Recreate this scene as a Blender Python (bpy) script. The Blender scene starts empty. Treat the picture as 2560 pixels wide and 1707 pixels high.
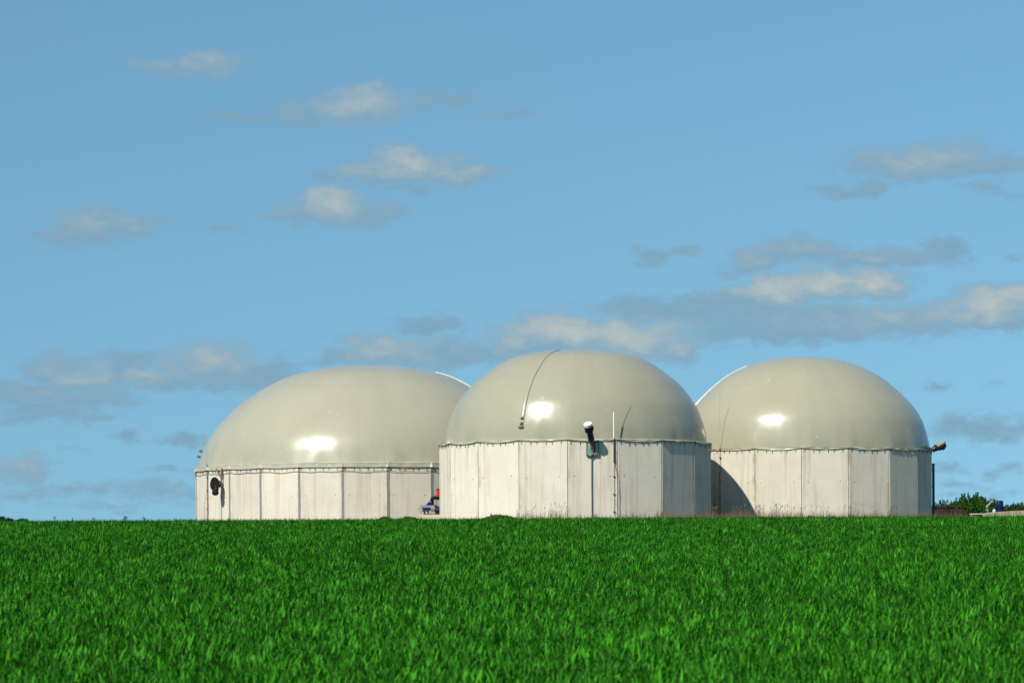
import bpy, bmesh, math, random
import numpy as np
from mathutils import Vector, Matrix

random.seed(7)
rng = np.random.default_rng(7)
SC = bpy.context.scene
COL = SC.collection
R_ = math.radians

# ------------------------------------------------------------------ camera, light, sky
F = 5518.0            # focal length in pixels of a 2560 px wide frame
YH = 1322.0           # eye level in that frame
ROLL = 0.0050         # the photographer's camera leans a little

cam = bpy.data.objects.new('camera', bpy.data.cameras.new('camera'))
COL.objects.link(cam)
cam.data.sensor_width = 36.0
cam.data.lens = 36.0 * F / 2560.0
cam.data.shift_y = (YH - 853.5) / 2560.0
cam.data.clip_start = 0.5
cam.data.clip_end = 9000.0
cam.location = (0, 0, 0)
cam.matrix_world = Matrix.Rotation(math.pi / 2, 4, 'X') @ Matrix.Rotation(ROLL * -1.0, 4, 'Z')
cam.data.dof.use_dof = True
cam.data.dof.focus_distance = 165.0
cam.data.dof.aperture_fstop = 2.9
SC.camera = cam

SUN_EL, SUN_AZ = 45.0, -40.0      # azimuth: towards the left of the direction "back at the camera"
sun_dir = Vector((math.cos(R_(SUN_EL)) * math.sin(R_(SUN_AZ)), -math.cos(R_(SUN_EL)) * math.cos(R_(SUN_AZ)), math.sin(R_(SUN_EL))))
sun = bpy.data.objects.new('sun', bpy.data.lights.new('sun', 'SUN'))
COL.objects.link(sun)
sun.data.energy = 5.0
sun.data.angle = R_(0.53)
sun.data.color = (1.0, 0.945, 0.86)
sun.rotation_euler = sun_dir.to_track_quat('Z', 'Y').to_euler()
sun.location = sun_dir * 300

SC.view_settings.view_transform = 'Standard'
SC.view_settings.look = 'None'
EXPOSURE = 0.45
SC.view_settings.exposure = EXPOSURE
SC.view_settings.gamma = 1.0
SC.view_settings.use_curve_mapping = False

SKY_STRENGTH = 0.062
world = bpy.data.worlds.new('World')
SC.world = world
world.use_nodes = True
WN, WL = world.node_tree.nodes, world.node_tree.links
WN.clear()


def wn(t, **kw):
    n = WN.new(t)
    for k, v in kw.items():
        setattr(n, k, v)
    return n


def wmath(op, a, b=None, c=None, clamp=False):
    n = wn('ShaderNodeMath', operation=op, use_clamp=clamp)
    for i, v in enumerate((a, b, c)):
        if v is None:
            continue
        if isinstance(v, (int, float)):
            n.inputs[i].default_value = v
        else:
            WL.new(v, n.inputs[i])
    return n.outputs[0]


def wvec(op, a, b=None):
    n = wn('ShaderNodeVectorMath', operation=op)
    for i, v in enumerate((a, b)):
        if v is None:
            continue
        if isinstance(v, tuple):
            n.inputs[i].default_value = v
        else:
            WL.new(v, n.inputs[i])
    return n


def build_world():
    sky = wn('ShaderNodeTexSky', sky_type='NISHITA', sun_disc=False)
    sky.sun_elevation = R_(SUN_EL)
    # Blender: rotation 0 = sun at +Y, turning clockwise seen from above
    sky.sun_rotation = math.atan2(sun_dir.x, sun_dir.y)
    sky.altitude = 0.0
    sky.air_density = 1.0
    sky.dust_density = 0.35
    sky.ozone_density = 2.2
    tint = wn('ShaderNodeMix', data_type='RGBA', blend_type='MULTIPLY')
    tint.inputs['Factor'].default_value = 1.0
    tint.inputs['B'].default_value = (1.0, 1.0, 1.0, 1)
    WL.new(sky.outputs[0], tint.inputs['A'])
    tc = wn('ShaderNodeTexCoord')
    sep = wn('ShaderNodeSeparateXYZ')
    WL.new(tc.outputs['Generated'], sep.inputs[0])
    x, y, z = sep.outputs
    # clear dry air: the whole sky is read a little higher up, without the milky band at the horizon
    hi = wn('ShaderNodeCombineXYZ')
    WL.new(x, hi.inputs[0]); WL.new(y, hi.inputs[1])
    WL.new(wmath('MULTIPLY_ADD', wmath('MAXIMUM', z, 0.0), 0.40, 0.125), hi.inputs[2])
    WL.new(wvec('NORMALIZE', hi.outputs[0]).outputs[0], sky.inputs['Vector'])
    az = wmath('ARCTAN2', x, y)
    el = wmath('ARCSINE', z)
    comb = wn('ShaderNodeCombineXYZ')
    WL.new(az, comb.inputs[0])
    WL.new(el, comb.inputs[1])
    p = comb.outputs[0]
    # ragged edges: the cloud field is looked up through two scales of turbulence
    pst = wvec('MULTIPLY', p, (1.0, 1.7, 1.0)).outputs[0]
    n1 = wn('ShaderNodeTexNoise', noise_dimensions='3D')
    n1.inputs['Scale'].default_value = 42.0
    n1.inputs['Detail'].default_value = 5.0
    n1.inputs['Roughness'].default_value = 0.58
    WL.new(pst, n1.inputs['Vector'])
    w1 = wvec('SUBTRACT', n1.outputs['Color'], (0.5, 0.5, 0.5)).outputs[0]
    w1 = wvec('MULTIPLY', w1, (0.036, 0.020, 0.0)).outputs[0]
    q = wvec('ADD', p, w1).outputs[0]
    n2 = wn('ShaderNodeTexNoise', noise_dimensions='3D')
    n2.inputs['Scale'].default_value = 120.0
    n2.inputs['Detail'].default_value = 6.0
    n2.inputs['Roughness'].default_value = 0.62
    WL.new(pst, n2.inputs['Vector'])
    fine = wmath('SUBTRACT', n2.outputs[0], 0.5)

    # cumulus puffs: (x, y, half width, half height, opacity, how sunlit), all in a 2352 px wide frame
    C = [
        (400, 147, 75, 22, .75, .45), (492, 140, 80, 30, .8, .5), (253, 147, 28, 10, .35, .1), (320, 128, 25, 10, .25, .2),
        (845, 248, 110, 46, .95, .60), (690, 276, 85, 22, .85, .25), (550, 268, 60, 16, .7, .1), (985, 236, 60, 20, .75, .2),
        (1070, 236, 75, 11, .6, .1), (1170, 262, 80, 13, .6, .1), (480, 290, 45, 7, .3, .1),
        (955, 372, 115, 36, 1., .70), (1065, 394, 95, 24, .95, .5), (855, 394, 85, 26, .95, .5), (775, 408, 48, 16, .7, .15),
        (935, 424, 110, 11, .6, .1), (700, 425, 50, 8, .35, .1),
        (765, 478, 95, 40, 1., .70), (700, 497, 105, 24, .95, .35), (855, 492, 90, 24, .85, .25), (960, 490, 40, 8, .3, .1),
        (205, 522, 95, 38, .95, .40), (125, 546, 75, 16, .8, .15), (285, 530, 60, 28, .85, .4), (365, 510, 34, 12, .6, .1),
        (525, 522, 40, 17, .55, .1), (430, 527, 16, 8, .35, .1),
        (2130, 372, 180, 36, 1., .5), (2005, 380, 80, 22, .8, .35), (2295, 374, 100, 26, .8, .3),
        (1972, 434, 92, 20, .8, .15), (2110, 415, 45, 7, .4, .1), (2262, 432, 55, 18, .5, .1), (2330, 440, 40, 14, .4, .1),
        (1495, 590, 40, 19, .75, .1), (1568, 580, 42, 13, .65, .1),
        (1735, 602, 95, 30, .9, .4), (1850, 582, 120, 34, .9, .4), (1990, 592, 120, 28, .9, .4), (2090, 590, 90, 24, .85, .3),
        (2165, 570, 65, 32, .85, .15), (2340, 588, 26, 12, .5, .1),
        (1790, 672, 105, 38, 1., .85), (1900, 660, 115, 36, 1., .85), (2020, 650, 80, 32, 1., .95), (1700, 690, 80, 26, .85, .35),
        (1490, 712, 150, 30, .9, .12), (1620, 690, 110, 26, .7, .12), (1700, 732, 210, 46, 1., .15), (1880, 745, 230, 38, 1., .3),
        (2060, 740, 160, 40, .95, .5), (1780, 770, 260, 22, .8, .15), (2010, 712, 70, 14, .7, .6),
        (2280, 700, 120, 44, 1., .85), (2200, 718, 90, 36, .95, .6), (2345, 690, 70, 40, 1., .85), (2290, 738, 130, 16, .8, .2),
        (1300, 768, 150, 44, 1., .9), (1440, 776, 160, 46, 1., .85), (1545, 800, 70, 36, .9, .6), (1180, 792, 80, 36, .95, .6),
        (905, 812, 150, 36, .9, .6), (775, 820, 75, 24, .8, .1), (1050, 812, 110, 30, .85, .3), (1250, 805, 260, 22, .7, .25),
        (1000, 753, 92, 17, .8, .08), (980, 722, 32, 8, .4, .1),
        (130, 850, 90, 42, .85, .4), (190, 868, 80, 26, .9, .6), (290, 850, 85, 42, .85, .15), (480, 838, 130, 48, .95, .6),
        (590, 862, 110, 40, .85, .12), (345, 872, 90, 20, .9, .62), (430, 882, 220, 18, .75, .25),
        (140, 908, 190, 24, .85, .3), (110, 948, 130, 24, .8, .1), (0, 908, 90, 26, .8, .15),
        (292, 1008, 38, 15, .65, .05), (420, 1011, 75, 14, .7, .05), (150, 1030, 60, 8, .3, .1),
        (50, 1080, 95, 30, .75, .6), (375, 1086, 45, 13, .6, .05), (470, 1086, 50, 13, .5, .05),
        (200, 1125, 260, 17, .5, .2), (400, 1136, 170, 20, .55, .3), (60, 1145, 150, 15, .5, .2), (300, 1160, 220, 10, .4, .4),
        (2250, 982, 130, 26, .7, .1), (2345, 972, 70, 22, .6, .1), (2150, 878, 45, 14, .55, .05), (2275, 885, 38, 8, .35, .05),
        (2185, 1076, 60, 18, .5, .2), (2330, 1082, 50, 16, .5, .2), (2210, 1112, 90, 11, .45, .3), (2250, 1140, 140, 12, .4, .4),
    ]
    D = L = None
    s = 2560.0 / 2352.0
    for cx, cy, rx, ry, op, lit in C:
        u = (cx * s - 1280.0) / F
        v = (YH - cy * s) / F
        v = v - ROLL * u
        ca, ce = math.atan(u), math.atan(v / math.sqrt(1 + u * u))
        rx, ry = rx * s / F * 1.45, ry * s / F * 1.62
        d = wvec('SUBTRACT', q, (ca, ce, 0)).outputs[0]
        d = wvec('MULTIPLY', d, (1 / rx, 1 / ry, 0)).outputs[0]
        ln = wvec('LENGTH', d).outputs['Value']
        m = wmath('MULTIPLY_ADD', ln, -op, op)
        dn = wvec('DOT_PRODUCT', d, (-0.12, 0.75, 0)).outputs['Value']
        li = wmath('MULTIPLY', wmath('MAXIMUM', m, 0.0), wmath('MULTIPLY_ADD', dn, lit, lit, clamp=True))
        D = m if D is None else wmath('MAXIMUM', D, m)
        L = li if L is None else wmath('MAXIMUM', L, li)
    # the rest of the sky carries the same kind of scattered fair-weather cloud
    lat = wmath('MAXIMUM', wmath('ABSOLUTE', az), wmath('MULTIPLY', el, 0.95))
    mr = wn('ShaderNodeMapRange', interpolation_type='SMOOTHSTEP')
    mr.inputs['From Min'].default_value = 0.245
    mr.inputs['From Max'].default_value = 0.36
    WL.new(lat, mr.inputs[0])
    n3 = wn('ShaderNodeTexNoise', noise_dimensions='3D')
    n3.inputs['Scale'].default_value = 7.0
    n3.inputs['Detail'].default_value = 5.0
    n3.inputs['Roughness'].default_value = 0.55
    stretch = wvec('MULTIPLY', tc.outputs['Generated'], (1, 1, 2.6)).outputs[0]
    WL.new(stretch, n3.inputs['Vector'])
    far = wmath('MULTIPLY', wmath('MULTIPLY_ADD', n3.outputs[0], 4.0, -2.25), mr.outputs[0])
    D = wmath('MAXIMUM', D, far)
    L = wmath('MAXIMUM', L, wmath('MULTIPLY', far, 0.5))
    dens = wmath('MULTIPLY_ADD', fine, 0.85, D)
    am = wn('ShaderNodeMapRange', interpolation_type='SMOOTHSTEP')
    am.inputs['From Min'].default_value = 0.05
    am.inputs['From Max'].default_value = 0.60
    am.inputs['To Max'].default_value = 0.88
    WL.new(dens, am.inputs[0])
    lm = wn('ShaderNodeMapRange', interpolation_type='SMOOTHSTEP')
    lm.inputs['From Min'].default_value = 0.03
    lm.inputs['From Max'].default_value = 1.18
    WL.new(wmath('MULTIPLY_ADD', fine, 0.65, L), lm.inputs[0])
    ccol = wn('ShaderNodeMix', data_type='RGBA')
    k = 1.0 / SKY_STRENGTH / 2 ** EXPOSURE
    ccol.inputs['A'].default_value = (0.212 * k, 0.378 * k, 0.505 * k, 1)
    ccol.inputs['B'].default_value = (0.545 * k, 0.565 * k, 0.51 * k, 1)
    WL.new(lm.outputs[0], ccol.inputs['Factor'])
    mix = wn('ShaderNodeMix', data_type='RGBA')
    WL.new(am.outputs[0], mix.inputs['Factor'])
    WL.new(tint.outputs['Result'], mix.inputs['A'])
    WL.new(ccol.outputs['Result'], mix.inputs['B'])
    bg = wn('ShaderNodeBackground')
    bg.inputs['Strength'].default_value = SKY_STRENGTH
    WL.new(mix.outputs['Result'], bg.inputs['Color'])
    out = wn('ShaderNodeOutputWorld')
    WL.new(bg.outputs[0], out.inputs[0])
    return tint


TINT = build_world()
TINT.inputs['B'].default_value = (0.845, 1.212, 1.255, 1)


# ------------------------------------------------------------------ helpers
def P(px, py, d):
    """A point of the 2560 px frame, d metres away, as a place in the world."""
    u, v = (px - 1280.0), (YH - py)
    c, s = math.cos(ROLL), math.sin(ROLL)
    U, V = c * u + s * v, -s * u + c * v
    return Vector((U * d / F, d, V * d / F))


def tag(o, label=None, cat=None, group=None, kind=None):
    if label: o['label'] = label
    if cat: o['category'] = cat
    if group: o['group'] = group
    if kind: o['kind'] = kind
    return o


def empty(name, loc, label, cat, group=None, rz=0.0):
    o = bpy.data.objects.new(name, None)
    COL.objects.link(o)
    o.location = loc
    o.rotation_euler = (0, 0, rz)
    o.empty_display_size = 0.3
    return tag(o, label, cat, group)


def link(name, me, mat, parent=None, loc=None, rot=None):
    o = bpy.data.objects.new(name, me)
    COL.objects.link(o)
    if mat and not me.materials:
        me.materials.append(mat)
    if parent: o.parent = parent
    if loc is not None: o.location = loc
    if rot is not None: o.rotation_euler = rot
    return o


class MB:
    """Collects shapes into one mesh."""
    def __init__(self):
        self.v, self.f = [], []

    def add(self, vs, fs):
        n = len(self.v)
        self.v += [tuple(x) for x in vs]
        self.f += [tuple(i + n for i in f) for f in fs]
        return self

    def box(self, c, s, M=None):
        c = Vector(c)
        vs = [c + Vector((a * s[0] / 2, b * s[1] / 2, e * s[2] / 2)) for a in (-1, 1) for b in (-1, 1) for e in (-1, 1)]
        if M: vs = [M @ v for v in vs]
        return self.add(vs, [(0, 1, 3, 2), (4, 6, 7, 5), (0, 4, 5, 1), (2, 3, 7, 6), (0, 2, 6, 4), (1, 5, 7, 3)])

    def tube(self, pts, r, n=8, caps=True, flat=1.0):
        pts = [Vector(p) for p in pts]
        rs = r if isinstance(r, (list, tuple)) else [r] * len(pts)
        vs, fs = [], []
        a = None
        for i, p in enumerate(pts):
            t = (pts[min(i + 1, len(pts) - 1)] - pts[max(i - 1, 0)])
            t = t.normalized() if t.length > 1e-9 else Vector((0, 0, 1))
            if a is None:
                a = t.cross(Vector((0, 0, 1)))
                if a.length < 1e-3: a = t.cross(Vector((0, 1, 0)))
            a = (a - t * a.dot(t)).normalized()
            b = t.cross(a)
            for k in range(n):
                w = 2 * math.pi * k / n
                vs.append(p + (a * math.cos(w) + b * math.sin(w) * flat) * rs[i])
        for i in range(len(pts) - 1):
            for k in range(n):
                k2 = (k + 1) % n
                fs.append((i * n + k, i * n + k2, (i + 1) * n + k2, (i + 1) * n + k))
        if caps:
            fs.append(tuple(range(n - 1, -1, -1)))
            fs.append(tuple((len(pts) - 1) * n + k for k in range(n)))
        return self.add(vs, fs)

    def build(self, name, mat, parent=None, smooth=False, bevel=0.0, loc=None, rot=None):
        me = bpy.data.meshes.new(name)
        me.from_pydata(self.v, [], self.f)
        if bevel > 0:
            bm = bmesh.new(); bm.from_mesh(me)
            bmesh.ops.recalc_face_normals(bm, faces=bm.faces)
            es = [e for e in bm.edges if len(e.link_faces) == 2 and e.calc_face_angle(0) > 0.6]
            bmesh.ops.bevel(bm, geom=es, offset=bevel, segments=2, affect='EDGES', profile=0.6)
            bm.to_mesh(me); bm.free()
        if smooth:
            me.polygons.foreach_set('use_smooth', [True] * len(me.polygons))
            try:
                me.set_sharp_from_angle(angle=R_(38))
            except Exception:
                pass
        me.update()
        return link(name, me, mat, parent, loc, rot)


# ------------------------------------------------------------------ materials
def mat_new(name):
    m = bpy.data.materials.new(name)
    m.use_nodes = True
    nt = m.node_tree
    return m, nt, nt.nodes['Principled BSDF']


def nd(nt, t, **kw):
    n = nt.nodes.new(t)
    for k, v in kw.items():
        if hasattr(n, k):
            setattr(n, k, v)
    return n


def ramp(nt, fac, stops):
    n = nt.nodes.new('ShaderNodeValToRGB')
    e = n.color_ramp.elements
    while len(e) < len(stops): e.new(0.5)
    for i, (p, c) in enumerate(stops):
        e[i].position = p
        e[i].color = (*c, 1) if len(c) == 3 else c
    nt.links.new(fac, n.inputs[0])
    return n.outputs[0]


def noise(nt, vec, scale, detail=4, rough=0.55):
    n = nt.nodes.new('ShaderNodeTexNoise')
    n.inputs['Scale'].default_value = scale
    n.inputs['Detail'].default_value = detail
    n.inputs['Roughness'].default_value = rough
    if vec is not None: nt.links.new(vec, n.inputs['Vector'])
    return n.outputs[0]


def mixc(nt, fac, a, b, blend='MIX'):
    n = nt.nodes.new('ShaderNodeMix')
    n.data_type = 'RGBA'; n.blend_type = blend
    for s, v in (('Factor', fac), ('A', a), ('B', b)):
        if isinstance(v, (int, float)): n.inputs[s].default_value = v
        elif isinstance(v, tuple): n.inputs[s].default_value = (*v, 1)
        else: nt.links.new(v, n.inputs[s])
    return n.outputs['Result']


def smath(nt, op, a, b=None, clamp=False):
    n = nt.nodes.new('ShaderNodeMath'); n.operation = op; n.use_clamp = clamp
    for i, v in enumerate((a, b)):
        if v is None: continue
        if isinstance(v, (int, float)): n.inputs[i].default_value = v
        else: nt.links.new(v, n.inputs[i])
    return n.outputs[0]


def vscale(nt, vec, s):
    n = nt.nodes.new('ShaderNodeVectorMath'); n.operation = 'MULTIPLY'
    nt.links.new(vec, n.inputs[0]); n.inputs[1].default_value = s
    return n.outputs[0]


def bump(nt, bsdf, h, strength, dist):
    b = nt.nodes.new('ShaderNodeBump')
    b.inputs['Strength'].default_value = strength
    b.inputs['Distance'].default_value = dist
    nt.links.new(h, b.inputs['Height'])
    nt.links.new(b.outputs[0], bsdf.inputs['Normal'])


def simple(name, col, rough=0.5, metal=0.0, var=0.25, scale=6.0, spec=0.5):
    m, nt, b = mat_new(name)
    tc = nd(nt, 'ShaderNodeTexCoord')
    n = noise(nt, tc.outputs['Object'], scale, 5, 0.6)
    c = ramp(nt, n, [(0.25, tuple(x * (1 - var) for x in col)), (0.75, tuple(min(1, x * (1 + var)) for x in col))])
    nt.links.new(c, b.inputs['Base Color'])
    b.inputs['Roughness'].default_value = rough
    b.inputs['Metallic'].default_value = metal
    b.inputs['Specular IOR Level'].default_value = spec
    bump(nt, b, n, 0.15, 0.02)
    return m


def mat_concrete(name, base, rust=0.5, seed=0.0):
    """Cast concrete panel: cloudy tone, run-down streaks, rust bleeding from the joints."""
    m, nt, b = mat_new(name)
    L = nt.links
    tc = nd(nt, 'ShaderNodeTexCoord')
    oi = nd(nt, 'ShaderNodeObjectInfo')
    off = nd(nt, 'ShaderNodeCombineXYZ')
    r100 = smath(nt, 'MULTIPLY_ADD', oi.outputs['Random'], 90.0)
    r100.node.inputs[2].default_value = seed
    L.new(r100, off.inputs[0]); L.new(r100, off.inputs[1])
    pos = nd(nt, 'ShaderNodeVectorMath', operation='ADD')
    L.new(tc.outputs['Object'], pos.inputs[0]); L.new(off.outputs[0], pos.inputs[1])
    pv = pos.outputs[0]
    cloud = noise(nt, pv, 0.55, 5, 0.6)
    grain = noise(nt, pv, 9.0, 6, 0.7)
    streak = noise(nt, vscale(nt, pv, (2.6, 2.6, 0.13)), 1.0, 5, 0.62)
    thin = noise(nt, vscale(nt, pv, (9.0, 9.0, 0.10)), 1.0, 3, 0.6)
    dark = tuple(x * y for x, y in zip(base, (0.88, 0.88, 0.86)))
    c = ramp(nt, cloud, [(0.28, dark), (0.62, base)])
    c = mixc(nt, smath(nt, 'MULTIPLY', ramp(nt, grain, [(0.35, (1, 1, 1)), (0.6, (0, 0, 0))]), 0.14), c, tuple(x * 0.72 for x in base))
    rustc = (0.30, 0.20, 0.09)
    sm = ramp(nt, streak, [(0.52, (0, 0, 0)), (0.72, (1, 1, 1))])
    c = mixc(nt, smath(nt, 'MULTIPLY', sm, 0.75 * rust), c, (0.36, 0.29, 0.185))
    tm = ramp(nt, thin, [(0.60, (0, 0, 0)), (0.72, (1, 1, 1))])
    c = mixc(nt, smath(nt, 'MULTIPLY', tm, 0.40 * rust), c, (0.28, 0.22, 0.14))
    # weathering beside the vertical joints (uv.x runs across a panel)
    uv = nd(nt, 'ShaderNodeSeparateXYZ')
    L.new(tc.outputs['UV'], uv.inputs[0])
    e = smath(nt, 'ABSOLUTE', smath(nt, 'SUBTRACT', uv.outputs[0], 0.5))
    edge = nd(nt, 'ShaderNodeMapRange', interpolation_type='SMOOTHSTEP')
    edge.inputs['From Min'].default_value = 0.40
    edge.inputs['From Max'].default_value = 0.495
    L.new(e, edge.inputs[0])
    jr = ramp(nt, noise(nt, vscale(nt, pv, (0.8, 0.8, 0.5)), 1.0, 4, 0.6), [(0.50, (0, 0, 0)), (0.66, (1, 1, 1))])
    c = mixc(nt, smath(nt, 'MULTIPLY', smath(nt, 'MULTIPLY', edge.outputs[0], jr), 0.75 * rust), c, rustc)
    # a grey drip line under the rim
    topm = nd(nt, 'ShaderNodeMapRange', interpolation_type='SMOOTHSTEP')
    topm.inputs['From Min'].default_value = 0.72
    topm.inputs['From Max'].default_value = 1.0
    L.new(uv.outputs[1], topm.inputs[0])
    c = mixc(nt, smath(nt, 'MULTIPLY', smath(nt, 'MULTIPLY', topm.outputs[0], sm), 0.5), c, (0.34, 0.30, 0.22))
    # each panel was cast on its own day
    hv = nd(nt, 'ShaderNodeHueSaturation')
    v = smath(nt, 'MULTIPLY_ADD', oi.outputs['Random'], 0.14)
    v.node.inputs[2].default_value = 0.92
    L.new(v, hv.inputs['Value']); L.new(c, hv.inputs['Color'])
    L.new(hv.outputs[0], b.inputs['Base Color'])
    b.inputs['Roughness'].default_value = 0.85
    b.inputs['Specular IOR Level'].default_value = 0.25
    bump(nt, b, grain, 0.25, 0.02)
    return m


def mat_membrane(name, base, seed):
    m, nt, b = mat_new(name)
    L = nt.links
    tc = nd(nt, 'ShaderNodeTexCoord')
    po = nd(nt, 'ShaderNodeVectorMath', operation='ADD')
    L.new(tc.outputs['Object'], po.inputs[0]); po.inputs[1].default_value = (seed, seed, 0)
    pv = po.outputs[0]
    big = noise(nt, pv, 0.22, 4, 0.55)
    c = ramp(nt, big, [(0.3, tuple(x * 0.95 for x in base)), (0.7, tuple(x * 1.03 for x in base))])
    streak = noise(nt, vscale(nt, pv, (2.2, 2.2, 0.18)), 1.0, 5, 0.6)
    # algae and dust run down towards the clamped edge (uv.y = height share)
    uv = nd(nt, 'ShaderNodeSeparateXYZ')
    L.new(tc.outputs['UV'], uv.inputs[0])
    low = nd(nt, 'ShaderNodeMapRange', interpolation_type='SMOOTHSTEP')
    low.inputs['From Min'].default_value = 0.30
    low.inputs['From Max'].default_value = 0.0
    L.new(uv.outputs[1], low.inputs[0])
    sm = ramp(nt, streak, [(0.48, (0, 0, 0)), (0.72, (1, 1, 1))])
    c = mixc(nt, smath(nt, 'MULTIPLY', smath(nt, 'MULTIPLY', sm, low.outputs[0]), 0.45), c, (0.24, 0.25, 0.16))
    spots = noise(nt, pv, 1.7, 3, 0.5)
    c = mixc(nt, smath(nt, 'MULTIPLY', ramp(nt, spots, [(0.70, (0, 0, 0)), (0.78, (1, 1, 1))]), 0.25), c, (0.70, 0.68, 0.58))
    # welded strips run up the cover like meridians
    sw = smath(nt, 'FRACT', smath(nt, 'MULTIPLY', uv.outputs[0], 44.0))
    sd = smath(nt, 'ABSOLUTE', smath(nt, 'SUBTRACT', sw, 0.5))
    sl = nd(nt, 'ShaderNodeMapRange', interpolation_type='SMOOTHSTEP')
    sl.inputs['From Min'].default_value = 0.47
    sl.inputs['From Max'].default_value = 0.495
    L.new(sd, sl.inputs[0])
    wn_ = nd(nt, 'ShaderNodeTexWhiteNoise', noise_dimensions='1D')
    L.new(smath(nt, 'FLOOR', smath(nt, 'ADD', smath(nt, 'MULTIPLY', uv.outputs[0], 44.0), 0.5)), wn_.inputs['W'])
    tone = smath(nt, 'MULTIPLY_ADD', wn_.outputs['Value'], 0.03)
    tone.node.inputs[2].default_value = 0.985
    tone = smath(nt, 'SUBTRACT', tone, smath(nt, 'MULTIPLY', sl.outputs[0], 0.035))
    hv = nd(nt, 'ShaderNodeHueSaturation')
    L.new(tone, hv.inputs['Value']); L.new(c, hv.inputs['Color'])
    L.new(hv.outputs[0], b.inputs['Base Color'])
    rv = noise(nt, pv, 0.9, 3, 0.5)
    rr = smath(nt, 'MULTIPLY_ADD', rv, 0.10)
    rr.node.inputs[2].default_value = 0.175
    L.new(rr, b.inputs['Roughness'])
    b.inputs['Specular IOR Level'].default_value = 0.5
    h = smath(nt, 'ADD', smath(nt, 'MULTIPLY', sl.outputs[0], 0.3), smath(nt, 'MULTIPLY', rv, 1.0))
    bump(nt, b, h, 0.10, 0.03)
    return m


def mat_leaf(name, lo, hi, rough=0.5, trans=0.3, patch=0.06, leaf_attr=False):
    m, nt, b = mat_new(name)
    L = nt.links
    geo = nd(nt, 'ShaderNodeNewGeometry')
    oi = nd(nt, 'ShaderNodeObjectInfo')
    n = noise(nt, geo.outputs['Position'], 1.0 / 0.35, 3, 0.6)
    big = noise(nt, geo.outputs['Position'], patch, 3, 0.5)
    f = smath(nt, 'ADD', smath(nt, 'MULTIPLY', n, 0.55), smath(nt, 'MULTIPLY', oi.outputs['Random'], 0.20))
    f = smath(nt, 'ADD', f, smath(nt, 'MULTIPLY', smath(nt, 'SUBTRACT', big, 0.25), 0.45), True)
    if leaf_attr:
        at = nd(nt, 'ShaderNodeAttribute')
        at.attribute_name = 'leaf_tone'
        f = smath(nt, 'ADD', smath(nt, 'MULTIPLY', f, 0.40), smath(nt, 'MULTIPLY', at.outputs['Fac'], 0.62), True)
    c = ramp(nt, f, [(0.15, lo), (0.85, hi)])
    L.new(c, b.inputs['Base Color'])
    b.inputs['Roughness'].default_value = rough
    b.inputs['Specular IOR Level'].default_value = 0.06
    if trans > 0:
        t = nd(nt, 'ShaderNodeBsdfTranslucent')
        L.new(mixc(nt, 1.0, c, (1.15, 1.25, 0.6), 'MULTIPLY'), t.inputs[0])
        mx = nd(nt, 'ShaderNodeMixShader')
        mx.inputs[0].default_value = trans
        L.new(b.outputs[0], mx.inputs[1]); L.new(t.outputs[0], mx.inputs[2])
        L.new(mx.outputs[0], nt.nodes['Material Output'].inputs[0])
    return m


M_CONC = mat_concrete('concrete_cream', (0.565, 0.525, 0.428), 0.8, 3.0)
M_CONC_L = mat_concrete('concrete_pale', (0.548, 0.505, 0.414), 0.75, 41.0)
M_CORE = simple('joint_lining', (0.20, 0.18, 0.14), 0.9)  # dark lining behind the panel slits
M_JOINT = simple('grey_sealant', (0.17, 0.18, 0.165), 0.7, var=0.2, scale=3)
M_DOME_A = mat_membrane('membrane_beige_a', (0.266, 0.256, 0.180), 0.0)
M_DOME_B = mat_membrane('membrane_beige_b', (0.296, 0.283, 0.203), 37.0)
M_DOME_C = mat_membrane('membrane_beige_c', (0.276, 0.265, 0.186), 71.0)
M_SKIRT = simple('membrane_hem', (0.345, 0.335, 0.245), 0.35, var=0.10, scale=2)
M_HOSE = simple('pale_hose', (0.265, 0.255, 0.185), 0.3, var=0.06)
M_HOSE_LIT = simple('sunlit_hose', (0.55, 0.54, 0.49), 0.22, var=0.05)  # sun glint on the two limb hoses, put into a whiter colour
M_BLACK = simple('black_rubber', (0.006, 0.006, 0.007), 0.6, spec=0.15)
M_BLACKP = simple('black_paint', (0.010, 0.011, 0.016), 0.4)
M_CABLE = simple('dark_cable', (0.075, 0.076, 0.062), 0.6)
M_PLUG = simple('grey_plug', (0.12, 0.11, 0.09), 0.8)
M_STEEL = simple('galvanised_steel', (0.20, 0.205, 0.19), 0.55, 0.3, var=0.15)
M_WHITE = simple('white_paint', (0.66, 0.66, 0.63), 0.4, var=0.05)
M_PLATE = simple('green_grey_plate', (0.27, 0.40, 0.36), 0.3, 0.2, var=0.3, scale=9)
M_RUST = simple('rusty_steel', (0.16, 0.10, 0.055), 0.75, 0.2, var=0.45, scale=8)
M_TIP = simple('weathered_aluminium', (0.34, 0.325, 0.24), 0.7)
M_NAVY = simple('navy_paint', (0.005, 0.009, 0.06), 0.45, spec=.3)
M_BLUEGREY = simple('blue_grey_paint', (0.085, 0.125, 0.15), 0.55, var=0.3, spec=.3)
M_BLUE = simple('blue_paint', (0.003, 0.012, 0.075), 0.55, spec=.2)
M_RED = simple('red_paint', (0.42, 0.018, 0.016), 0.45, var=0.15)
M_OLIVE = simple('olive_grey_paint', (0.20, 0.21, 0.15), 0.6)
M_YELLOW = simple('yellow_paint', (0.36, 0.31, 0.08), 0.6, var=0.15)
M_REDBROWN = simple('red_brown_boards', (0.026, 0.008, 0.006), 0.9, var=0.5, scale=4)
M_DARKTOP = simple('tarred_felt', (0.012, 0.012, 0.010), 0.9)
M_WALLTAN = mat_concrete('concrete_tan', (0.50, 0.42, 0.29), 1.0, 90.0)
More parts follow.
